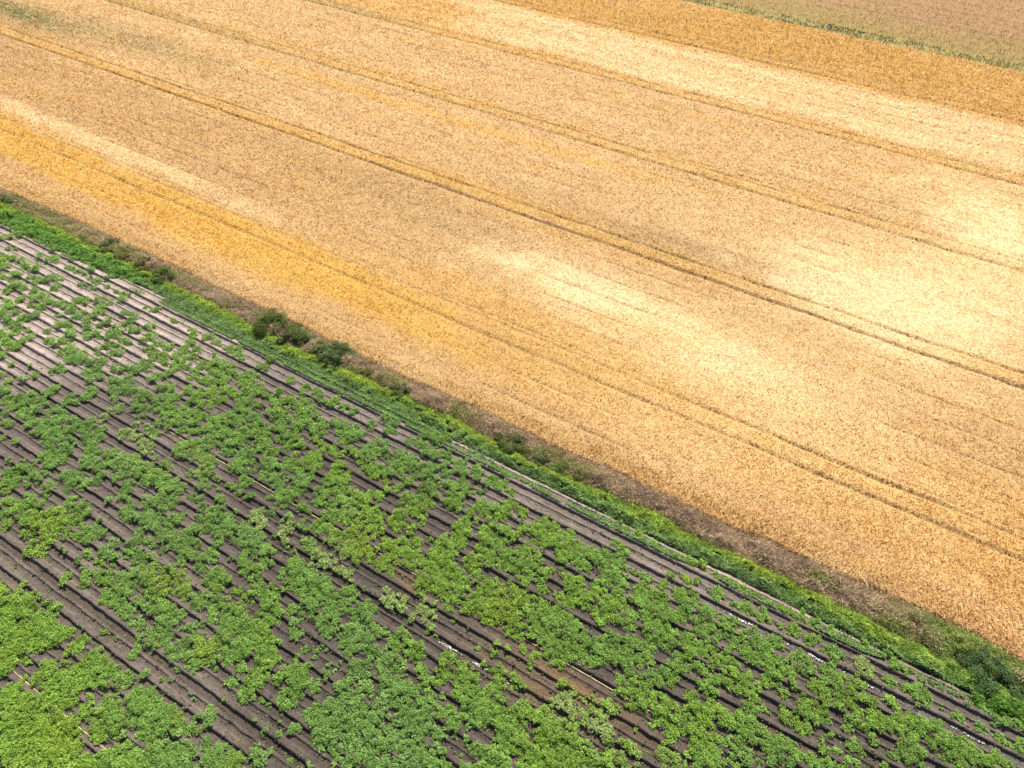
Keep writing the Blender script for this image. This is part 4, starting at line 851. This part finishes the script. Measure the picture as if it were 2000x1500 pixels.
V2, F2 = blades(P2 - [0, 0, .10], RNG.uniform(0, 6.28, hh), np.abs(RNG.normal(.6, .4, hh)), RNG.uniform(.22, .42, hh), RNG.uniform(.03, .06, hh))
MAT_WEED = leaf_material("weeds", 'tint', transl=.42, rough=.6, spec=.12, amp=.0)
me = mesh_np("verge_weeds", V1, F1, {"tint": np.repeat(c[:half], 4, 0), "rnd": np.full(len(V1), .5)}, MAT_WEED)
vw = tag(obj("verge_weeds", me), "lush green and yellow green weeds in a band along the potato field", "weeds", kind="stuff")
me = mesh_np("grass_blades", V2, F2, {"tint": np.repeat(c[half:], 6, 0), "rnd": np.full(len(V2), .5)}, MAT_WEED)
tag(obj("grass_blades", me, vw), kind="stuff")

# dry grass between the weeds and the wheat
X, Y, FF, PX = strip(260000, EG, EW, -.15, 1.12)
jag = (fbm(X * .8, Y * .9, 3, 75) - .5)
s = (FF > -.02 + .3 * jag) & (FF < 1.02 + .2 * jag)
s &= ~((RNG.random(len(X)) < .55 * sstep(330, 380, PX) * sstep(520, 440, PX)) & (FF > .3))
X, Y, FF, PX = X[s], Y[s], FF[s], PX[s]
n = len(X)
cl = fbm(X * .75, Y * 1.0, 3, 81); cb = fbm(X * .22, Y * .6, 3, 82); cg = fbm(X * .45, Y * .8, 3, 83)
pal = np.array([[.44, .315, .205], [.53, .40, .26], [.35, .25, .17], [.37, .32, .12], [.24, .27, .085], [.25, .34, .075]])
right = sstep(1640, 1840, PX); left = sstep(330, 120, PX)
gi = np.clip((cb - .30) * 7.5 + RNG.normal(0, .7, n), 0, 2.99)
gp = .10 + .55 * right + .42 * left + .75 * sstep(.50, .68, cg + .06 * right) + .30 * sstep(.25, .0, FF)
g_on = RNG.random(n) < gp
gi = np.where(g_on, 3 + np.clip(RNG.random(n) * 2 + .9 * right * (cb > .5), 0, 2.99), gi).astype(int)
c = pal[np.clip(gi, 0, 5)] * RNG.uniform(.72, 1.35, (n, 1)) * (.75 + .5 * fbm(X * 2.5, Y * 2.5, 2, 84))[:, None]
hg = (.10 + .85 * np.clip(cl * 1.8 - .50, 0, 1)) * (.30 + .80 * np.sin(np.clip(FF, 0, 1) * np.pi) ** .8)
V, F = blades(np.stack([X, Y, hg * RNG.uniform(.1, .95, n)], 1) - [0, 0, .08], RNG.uniform(0, 6.28, n), np.abs(RNG.normal(.95, .45, n)), RNG.uniform(.14, .32, n), RNG.uniform(.025, .055, n))
tag(obj("dry_grass", mesh_np("dry_grass", V, F, {"tint": np.repeat(c, 6, 0), "rnd": np.full(len(V), .5)}, MAT_GRASS)), "withered brown and pinkish grass in a strip beside the wheat", "grass", kind="stuff")

# low grey green weeds on the last ridges
K16 = lambda x: np.full(np.shape(x), Y0 + 16.10 * PERIOD)
X, Y, FF, PX = strip(90000, K16, EL, 0, 1.05)
pat = fbm(X * .45, Y * 1.3, 3, 91); kk = (Y - Y0) / PERIOD
cov = .25 + .75 * sstep(280, 360, PX) * sstep(1000, 820, PX) + .30 * sstep(900, 1000, PX)
path = (PX > 800) & (kk > 16.44) & (kk < 16.78)
s = (pat < .34 + .34 * cov) & ~(path & (RNG.random(len(X)) < .95 * sstep(800, 1000, PX))) & (RNG.random(len(X)) < .35 + .65 * cov)
Xa, Ya = X[s], Y[s]
na = len(Xa)
ca = np.array([.20, .30, .10]) * RNG.uniform(.65, 1.35, (na, 1)) * (.7 + .6 * fbm(Xa * 2, Ya * 2, 2, 93))[:, None]
za = soil_z(Xa, Ya) + RNG.uniform(.0, .22, na)
# seedlings scattered over the rest
N = 26000
sx = RNG.uniform(-200, 2200, N); sy = RNG.uniform(430, 1560, N)
x, y, _ = ground(sx, sy, .12)
kk = (y - Y0) / PERIOD
s = (kk < 16.2) & (fbm(x * .9, y * 2.4, 3, 92) > .56)
s |= (kk > 15.25) & (kk < 15.55) & (sx > 950)
Xb, Yb = x[s], y[s]; nb = len(Xb)
cb_ = np.array([.20, .255, .060]) * RNG.uniform(.6, 1.35, (nb, 1))
zb = soil_z(Xb, Yb) + RNG.uniform(.01, .08, nb)
X = np.r_[Xa, Xb]; Y = np.r_[Ya, Yb]; Z = np.r_[za, zb]; c = np.r_[ca, cb_]; n = len(X)
V, F = leaves(np.stack([X, Y, Z], 1), RNG.normal(.1, .45, n), RNG.uniform(0, 6.28, n), RNG.uniform(.11, .23, n), RNG.uniform(.06, .12, n))
tag(obj("low_weeds", mesh_np("low_weeds", V, F, {"tint": np.repeat(c, 4, 0), "rnd": np.full(len(V), .5)}, MAT_WEED)), "small grey green weeds and seedlings scattered over the bare ridges", "weeds", kind="stuff")


# ------------------------------------------------------------------ shrubs of the verge
def shrub_mesh(name, R, Hh, nl, col, seed, leaf=(.10, .20), spiky=.3):
    r = np.random.default_rng(seed)
    # several stems' worth of leaf clumps -> lumpy outline
    k = 14 + int(R * 9)
    ca = r.uniform(0, 2 * np.pi, k); cr = np.sqrt(r.uniform(0, 1, k)) * R * .92
    cz = Hh * (.15 + .6 * r.random(k)) * (1 - .6 * (cr / R) ** 2)
    cs = R * r.uniform(.16, .40, k)
    pk = r.integers(0, k, nl)
    d = r.normal(0, 1, (nl, 3)); d /= np.linalg.norm(d, axis=1)[:, None]; d[:, 2] = np.where(d[:, 2] < -.3, -d[:, 2], d[:, 2])
    rad = r.uniform(.35, 1.0, nl) ** .6
    P = np.stack([np.cos(ca[pk]) * cr[pk], np.sin(ca[pk]) * cr[pk], cz[pk]], 1) + d * (cs[pk] * rad)[:, None] * np.array([1, 1, .85])
    P[:, 2] = np.maximum(P[:, 2], .05)
    az = np.arctan2(d[:, 1], d[:, 0]) + r.normal(0, .8, nl)
    V, F = leaves(P, r.normal(spiky, .5, nl), az, r.uniform(*leaf, nl), r.uniform(leaf[0] * .35, leaf[1] * .42, nl))
    tone = r.uniform(.75, 1.3, k)[pk] * r.uniform(.7, 1.3, nl)
    c = np.array(col)[None] * tone[:, None]
    return mesh_np(name, V, F, {"tint": np.repeat(c, 4, 0), "rnd": np.full(len(V), .5)}, MAT_WEED)


def stem_mesh(name, R, Hh, seed, k=7, th=.02):
    r = np.random.default_rng(seed)
    a = r.uniform(0, 2 * np.pi, k)
    V = []; F = []
    for i in range(k):
        tip = np.array([math.cos(a[i]) * R * r.uniform(.3, .7), math.sin(a[i]) * R * r.uniform(.3, .7), Hh * r.uniform(.55, .85)])
        for j, (pt, w) in enumerate(((np.zeros(3), th * 1.4), (tip * .5 + [0, 0, .06 * Hh], th), (tip, th * .4))):
            for q in range(4):
                an = q * math.pi / 2
                V.append(pt + np.array([math.cos(an) * w, math.sin(an) * w, 0]))
        b = i * 12
        for j in range(2):
            for q in range(4):
                F.append((b + j * 4 + q, b + j * 4 + (q + 1) % 4, b + j * 4 + 4 + (q + 1) % 4, b + j * 4 + 4 + q))
    return mesh_np(name, np.array(V), np.array(F), mat=MAT_STEM)


MAT_STEM, _n, _l = mat_new("stem")
_o = _n.new("ShaderNodeOutputMaterial"); _p = _n.new("ShaderNodeBsdfPrincipled"); _p.inputs["Base Color"].default_value = (.12, .13, .05, 1); _p.inputs["Roughness"].default_value = .7
_t = _n.new("ShaderNodeTexNoise"); _t.inputs["Scale"].default_value = 30
_r = _n.new("ShaderNodeValToRGB"); _r.color_ramp.elements[0].color = (.08, .09, .035, 1); _r.color_ramp.elements[1].color = (.16, .16, .07, 1)
_l.new(_t.outputs[0], _r.inputs[0]); _l.new(_r.outputs[0], _p.inputs["Base Color"]); _l.new(_p.outputs[0], _o.inputs[0])

DKG = (.125, .165, .046); OLV = (.190, .185, .062); GRY = (.185, .210, .080); MID = (.140, .200, .050); BRT = (.140, .275, .042); YLO = (.28, .27, .05)
SHRUBS = [  # photo x, y, half width px, height factor, colour, label
 (20, 386, 17, .8, GRY, "small grey green bush at the left edge of the photo beside the wheat"),
 (213, 478, 20, .95, GRY, "rounded grey green bush, first of a row of four on the upper verge"),
 (240, 500, 19, .8, OLV, "low olive bush right behind the rounded grey green one"),
 (280, 514, 22, .8, OLV, "broad olive bush in the middle of the upper verge row"),
 (320, 536, 23, .9, MID, "dark green bush where the bright grass strip begins, above bare pale earth"),
 (530, 634, 34, .95, DKG, "largest dark bush of the upper verge, at the end of the bright grass"),
 (570, 655, 30, .85, DKG, "dark bush with brown shadows joined to the largest bush's lower right side"),
 (620, 678, 22, .9, GRY, "pale grey green bush touching a darker round bush on its right"),
 (655, 692, 33, 1.05, (.125, .178, .066), "tall round blue green bush standing between pale bush and brown grass"),
 (714, 724, 17, .8, OLV, "small brownish olive bush among dry grass below the round blue green bush"),
 (781, 760, 21, .85, DKG, "compact dark green bush at the start of the long brown grass strip"),
 (858, 800, 13, .7, OLV, "little olive bush low in the brown grass strip"),
 (886, 810, 11, .8, MID, "tiny fresh green bush on the edge of brown grass"),
 (996, 866, 31, .85, DKG, "wide dark green bush in the brown grass near the photo's centre"),
 (1052, 895, 25, .85, GRY, "feathery grey green bush to the right of the wide dark bush"),
 (1094, 914, 20, .8, MID, "medium green bush third in the row from the wide dark bush"),
 (1132, 931, 18, .75, OLV, "olive green bush fourth in the row from the wide dark bush"),
 (1182, 951, 15, .8, DKG, "small dark bush last in the row before unbroken brown grass"),
 (1376, 1040, 13, .8, GRY, "lone pale green tuft bush in thick brown grass"),
 (1496, 1088, 11, .8, GRY, "lone very small pale bush high in the brown grass, near wheat"),
 (1587, 1150, 12, .7, MID, "small green bush at the lower edge of the brown grass"),
 (1680, 1188, 15, .8, DKG, "dark bush under the brown grass where the strip turns green"),
 (1756, 1204, 15, .95, BRT, "bright green leafy bush standing out of the brown lower verge"),
 (1812, 1246, 23, .8, OLV, "shaggy olive bush on the lower verge left of a yellow green one"),
 (1872, 1250, 26, .8, YLO, "yellow green bush close to the wheat on the lower verge"),
 (1925, 1312, 46, .85, (.110, .175, .062), "big dark green bush at the lower right end of the verge"),
 (1986, 1336, 32, .8, (.12, .18, .06), "dark green bush cut by the right edge of the photo"),
 (1936, 1358, 38, .6, BRT, "big bright green leafy bush below the big dark one"),
 (1990, 1382, 30, .6, BRT, "bright green bush below the dark one at the right photo edge"),
]
for i, (bx, by, r, hf, col, lab) in enumerate(SHRUBS):
    x, y, dep = ground(bx, by, .45)
    R = r * float(dep) / FPX
    t = obj("shrub", None); t.location = (float(x), float(y), -.05)
    tag(t, lab, "shrub", "shrubs along the verge")
    Hh = max(.4, R * 1.05 * hf)
    obj("foliage", shrub_mesh("foliage", R, Hh, int(900 + 1500 * R * R), col, 100 + i, leaf=(.10, .22), spiky=.55), t)
    obj("stems", stem_mesh("stems", R, Hh, 300 + i), t)


# ------------------------------------------------------------------ potato plants
MAT_POT_O = leaf_material("potato_leaf", 'obj', transl=.38, rough=.5, spec=.18, amp=.45)
MAT_POT_T = leaf_material("potato_leaf_mass", 'tint', transl=.38, rough=.5, spec=.18, amp=.45)


def potato_leaves(seed, R, nl):
    """dome of leaf pairs round a plant of half width R, about .55 R + .15 high"""
    r = np.random.default_rng(seed)
    k = 7
    a = r.uniform(0, 2 * np.pi, k); cr = np.sqrt(r.uniform(.05, 1, k)) * R * .62
    ccx = np.cos(a) * cr; ccy = np.sin(a) * cr
    top = .22 + .34 * R
    cz = top * (.30 + .42 * r.random(k)) * (1 - .35 * (cr / R) ** 2)
    pk = r.integers(0, k, nl)
    d = r.normal(0, 1, (nl, 3)); d /= np.linalg.norm(d, axis=1)[:, None]; d[:, 2] = np.abs(d[:, 2]) * 1.0 - .28
    q = R * r.uniform(.26, .50, nl) * r.uniform(.15, 1, nl) ** .5
    P = np.stack([ccx[pk], ccy[pk], cz[pk]], 1) + d * q[:, None] * np.array([1, 1, .75])
    P[:, 2] = np.maximum(P[:, 2], .04)
    az = np.arctan2(P[:, 1], P[:, 0]) + r.normal(0, .9, nl)
    global RNG
    keep = RNG; RNG = r
    V, F = leaves(P, r.normal(.0, .55, nl), az, r.uniform(.09, .18, nl), r.uniform(.05, .095, nl), fold=.2, droop=.22)
    RNG = keep
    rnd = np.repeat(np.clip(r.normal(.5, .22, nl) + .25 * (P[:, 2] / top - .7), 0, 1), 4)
    return V, F, rnd


pl = np.array([[float(a) for a in t.split(",")] for t in PLANTS.replace("\n", "").split(";") if t.strip()])
ppx, ppy, pr = pl.T
gxp, gyp, dep = ground(ppx, ppy, .33)
PR = np.maximum(pr * dep / FPX * 1.12, .12)
n = len(pl)
h1 = fbm(gxp * .10, gyp * .16, 3, 131); h2 = fbm(gxp * .5, gyp * .6, 2, 132); h3 = RNG.normal(0, 1, n)
MIDG = np.array([.222, .358, .074]); BRTG = np.array([.250, .385, .060]); YEL = np.array([.280, .380, .045]); BLU = np.array([.210, .340, .088]); PALE = np.array([.33, .40, .14])
corner = sstep(420, 60, ppx) * sstep(1120, 1300, ppy)
wb = np.clip(.15 + .9 * corner + .9 * sstep(.52, .68, h1) + .12 * h3, 0, 1)
wbl = np.clip(.75 * sstep(.48, .34, h1) + .10 * h3, 0, 1) * (1 - corner)
kp = (gyp - Y0) / PERIOD
pale = np.zeros(n)
for (cx, cy, sxp, syp) in ((262, 862, 42, 34), (505, 1015, 24, 20), (560, 1040, 22, 22), (640, 1085, 34, 26), (675, 1118, 22, 18), (770, 1168, 30, 22), (830, 1195, 34, 24), (1110, 1375, 40, 26), (1180, 1420, 38, 24), (205, 812, 20, 16), (370, 905, 30, 18), (1680, 1300, 24, 20), (1265, 1490, 40, 20)):
    pale = np.maximum(pale, 1.2 * np.exp(-((ppx - cx) / sxp) ** 2 - ((ppy - cy) / syp) ** 2))
pale = np.clip(pale, 0, .9)
yell = np.zeros(n)
for (cx, cy, sp) in ((87, 1038, 34), (705, 1078, 55), (985, 1190, 55), (330, 1135, 45), (860, 1000, 14), (1340, 1120, 14), (110, 1440, 50), (520, 1228, 16), (400, 1265, 26), (1790, 1290, 20), (100, 1015, 40), (455, 1490, 18), (350, 1400, 20)):
    yell = np.maximum(yell, np.exp(-((ppx - cx) ** 2 + (ppy - cy) ** 2) / sp ** 2))
cc = MIDG * (1 - wb[:, None]) + BRTG * wb[:, None]
cc = cc * (1 - wbl[:, None]) + BLU * wbl[:, None]
cc = cc * (1 - .75 * yell[:, None]) + YEL * .75 * yell[:, None]
cc = cc * (1 - pale[:, None]) + PALE * pale[:, None]
cc = cc * (1 + .08 * RNG.normal(0, 1, (n, 1)))
zz = soil_z(gxp, gyp) - .02

# the 300 that show largest stand as things of their own
infr = (ppx > -5) & (ppx < 2005) & (ppy < 1506)
order = np.argsort(-(np.round(pr) + .002 * ppy / 15 - 100 * (~infr)))
IND = set(int(i) for i in order[:300])

# neighbours, for the labels
dd = np.sqrt((ppx[:, None] - ppx[None]) ** 2 + (ppy[:, None] - ppy[None]) ** 2) + np.eye(n) * 1e6
near = (dd < (pr[:, None] + pr[None]) * .85).sum(1)


def zone(i):
    k = kp[i]; x_ = ppx[i]; y_ = ppy[i]
    if k < -.9: return "below the near wheel tracks"
    if k < 1.2: return "beside the near wheel tracks"
    if k < 3.8: return "just beyond the near wheel tracks"
    if k < 6.0: return "between near and middle wheel tracks"
    if k < 8.3: return "by the muddy middle wheel tracks"
    if k < 9.7: return "along the yellow irrigation pipe"
    if k < 12.2: return "just beyond the yellow pipe"
    if k < 14.4: return "midway between pipe and verge"
    return "on last ridges before verge"


def along(i):
    x_ = ppx[i]
    if ppy[i] > 1400: 
        return ("lower left corner" if x_ < 330 else "bottom edge left" if x_ < 750 else "bottom centre" if x_ < 1200 else "bottom right")
    for lim, w in ((140, "at left edge"), (360, "far left"), (600, "left"), (850, "left of centre"), (1100, "centre"), (1400, "right of centre"), (1700, "right"), (2100, "far right")):
        if x_ < lim: return w


ORD = "leftmost second third fourth fifth sixth seventh eighth ninth tenth eleventh twelfth thirteenth fourteenth fifteenth sixteenth seventeenth eighteenth nineteenth twentieth".split()
desc = {}
for i in IND:
    size = "large" if pr[i] >= 17 else "medium"
    hue = "pale" if pale[i] > .4 else "yellowish" if yell[i] > .45 else "bright green" if wb[i] > .62 else "bluish green" if wbl[i] > .45 else "mid green"
    how = "on bare soil" if near[i] == 0 else "in small clump" if near[i] <= 2 else "at clump edge" if near[i] <= 4 else "in dense clump"
    desc.setdefault((hue, how, zone(i), along(i)), []).append(i)
label = {}
for (hue, how, zn, al), L in desc.items():
    L.sort(key=lambda i: ppx[i])
    for q, i in enumerate(L):
        s = "%s plant %s %s, %s" % (hue, how, zn, al)
        if len(L) > 1:
            s = "%s %s" % (ORD[min(q, 19)], s)
        label[i] = s
VAR = []
for v in range(12):
    R0 = .72
    V, F, rnd = potato_leaves(500 + v, R0, 300)
    fm = mesh_np("foliage", V, F, {"rnd": rnd}, MAT_POT_O)
    VAR.append((fm, stem_mesh("stems", R0 * .9, .42, 700 + v, k=6, th=.012)))
first = {}
for i in sorted(IND):
    v = int(RNG.integers(0, 12))
    if v not in first:
        t = obj("potato_plant", None)
        fo_ = obj("foliage", VAR[v][0], t); st_ = obj("stems", VAR[v][1], t)
        first[v] = (t, fo_, st_)
    else:
        t0, f0, s0 = first[v]
        t = t0.copy(); COL.objects.link(t)
        fo_ = f0.copy(); COL.objects.link(fo_); fo_.parent = t
        st_ = s0.copy(); COL.objects.link(st_); st_.parent = t
    sc = float(PR[i]) / .72
    t.location = (float(gxp[i]), float(gyp[i]), float(zz[i]))
    t.scale = (sc, sc, .5 + .5 * sc)
    t.rotation_euler = (0, 0, float(RNG.uniform(0, 6.28)))
    fo_.color = (*[float(q) for q in np.clip(cc[i], 0, 1)], 1)
    tag(t, label[i], "potato plant", "potato plants growing on the ridges")

# all the others as one mass
VV = []; FFs = []; RR = []; CC = []; off = 0
proto = {}
for v in range(16):
    proto[v] = [potato_leaves(900 + v, .72, 300), potato_leaves(940 + v, .45, 145), potato_leaves(980 + v, .26, 64)]
for i in range(n):
    if i in IND: continue
    lod = 0 if PR[i] > .52 else 1 if PR[i] > .32 else 2
    V, F, rnd = proto[int(RNG.integers(0, 16))][lod]
    R0 = (.72, .45, .26)[lod]
    sc = PR[i] / R0; a = RNG.uniform(0, 6.28)
    ca, sa = math.cos(a), math.sin(a)
    W_ = np.empty_like(V)
    W_[:, 0] = (V[:, 0] * ca - V[:, 1] * sa) * sc + gxp[i]
    W_[:, 1] = (V[:, 0] * sa + V[:, 1] * ca) * sc + gyp[i]
    W_[:, 2] = V[:, 2] * (.5 + .5 * sc) + zz[i]
    VV.append(W_); FFs.append(F + off); off += len(V); RR.append(rnd); CC.append(np.tile(np.clip(cc[i], 0, 1), (len(V), 1)))
me = mesh_np("potato_plants", np.concatenate(VV), np.concatenate(FFs), {"tint": np.concatenate(CC), "rnd": np.concatenate(RR)}, MAT_POT_T)
tag(obj("potato_plants", me), "all the smaller and merged potato plants spread over the ridges", "potato plants", kind="stuff")


# ------------------------------------------------------------------ irrigation pipes lying on the ridges
MAT_PIPE, _n, _l = mat_new("pipe")
_o = _n.new("ShaderNodeOutputMaterial"); _p = _n.new("ShaderNodeBsdfPrincipled"); _p.inputs["Roughness"].default_value = .5
_t = _n.new("ShaderNodeTexNoise"); _t.inputs["Scale"].default_value = 1.3; _t.inputs["Detail"].default_value = 4
_r = _n.new("ShaderNodeValToRGB"); _r.color_ramp.elements[0].position = .35; _r.color_ramp.elements[0].color = (.26, .18, .07, 1); _r.color_ramp.elements[1].position = .65; _r.color_ramp.elements[1].color = (.48, .36, .18, 1)
_g = _n.new("ShaderNodeNewGeometry"); _l.new(_g.outputs["Position"], _t.inputs["Vector"])
_l.new(_t.outputs[0], _r.inputs[0]); _l.new(_r.outputs[0], _p.inputs["Base Color"]); _l.new(_p.outputs[0], _o.inputs[0])


def pipe(u, pxa, pxb, lab, rad=.042):
    ya = float(y_of_u(u))
    s_ = 1 / u + HS
    xa = float(ground(pxa, VPY + s_ * (pxa - VPX), .1)[0]); xb = float(ground(pxb, VPY + s_ * (pxb - VPX), .1)[0])
    xs_ = np.arange(xa, xb, .4)
    ysn = ya + (fbm(xs_ * .15, xs_ * 0 + 1, 3, 141) - .5) * .22
    zs = soil_z(xs_, ysn)
    zs = np.maximum(zs, np.convolve(np.pad(zs, 2, 'edge'), np.ones(5) / 5, 'valid')) + rad * .8
    k = 8; an = np.arange(k) * 2 * np.pi / k
    V = np.stack([np.repeat(xs_, k), (ysn[:, None] + np.cos(an) * rad).ravel(), (zs[:, None] + np.sin(an) * rad).ravel()], 1)
    i = np.arange(len(xs_) - 1)[:, None] * k
    q = np.arange(k)[None]
    F = np.stack([i + q, i + (q + 1) % k, i + k + (q + 1) % k, i + k + q], -1).reshape(-1, 4)
    tag(obj("irrigation_pipe", mesh_np("irrigation_pipe", V, F, mat=MAT_PIPE, smooth=True)), lab, "pipe", "irrigation pipes in the potato field")


pipe(1.8086, 330, 1445, "long thin yellowish irrigation pipe running diagonally across the middle of the potato field")
pipe(1.2332, -40, 260, "short visible stretch of yellowish irrigation pipe among dense leaves in the lower left corner")

# ------------------------------------------------------------------ standing water in the wheel furrow
MAT_WATER, _n, _l = mat_new("water")
_o = _n.new("ShaderNodeOutputMaterial"); _p = _n.new("ShaderNodeBsdfPrincipled")
_p.inputs["Base Color"].default_value = (.06, .05, .045, 1); _p.inputs["Roughness"].default_value = .20; _p.inputs["Specular IOR Level"].default_value = .6
_t = _n.new("ShaderNodeTexNoise"); _t.inputs["Scale"].default_value = 6.5; _t.inputs["Detail"].default_value = 3
_g = _n.new("ShaderNodeNewGeometry"); _l.new(_g.outputs["Position"], _t.inputs["Vector"])
_b = _n.new("ShaderNodeBump"); _b.inputs["Strength"].default_value = .55; _b.inputs["Distance"].default_value = .12
_l.new(_t.outputs[0], _b.inputs["Height"]); _l.new(_b.outputs[0], _p.inputs["Normal"]); _l.new(_p.outputs[0], _o.inputs[0])


def water(kline, pxa, pxb, thr, seed, lab):
    yc = Y0 + kline * PERIOD - .29
    s_ = 1 / float(u_of_y(yc)) + HS
    xa = float(ground(pxa, VPY + s_ * (pxa - VPX))[0]); xb = float(ground(pxb, VPY + s_ * (pxb - VPX))[0])
    xs_ = np.arange(xa, xb, .12); ws_ = np.linspace(-.13, .13, 9)
    X, Yl = np.meshgrid(xs_, ws_)
    F = grid_faces(len(xs_), len(ws_))
    m = fbm(X.ravel() * .9, Yl.ravel() * 4 + seed, 3, seed) - .18 * (np.abs(Yl.ravel()) / .13) ** 2
    keep = m[F].mean(1) > thr
    V = np.stack([X.ravel(), yc + Yl.ravel(), np.full(X.size, .05)], 1)
    tag(obj("water", mesh_np("water", V, F[keep], mat=MAT_WATER, smooth=True)), lab, "water", kind="structure")


water(15, 1425, 2010, .52, 151, "shallow glinting water standing in a wheel furrow near the verge")
water(7, 850, 1075, .57, 152, "broken wet patches shining in the muddy middle wheel furrow")
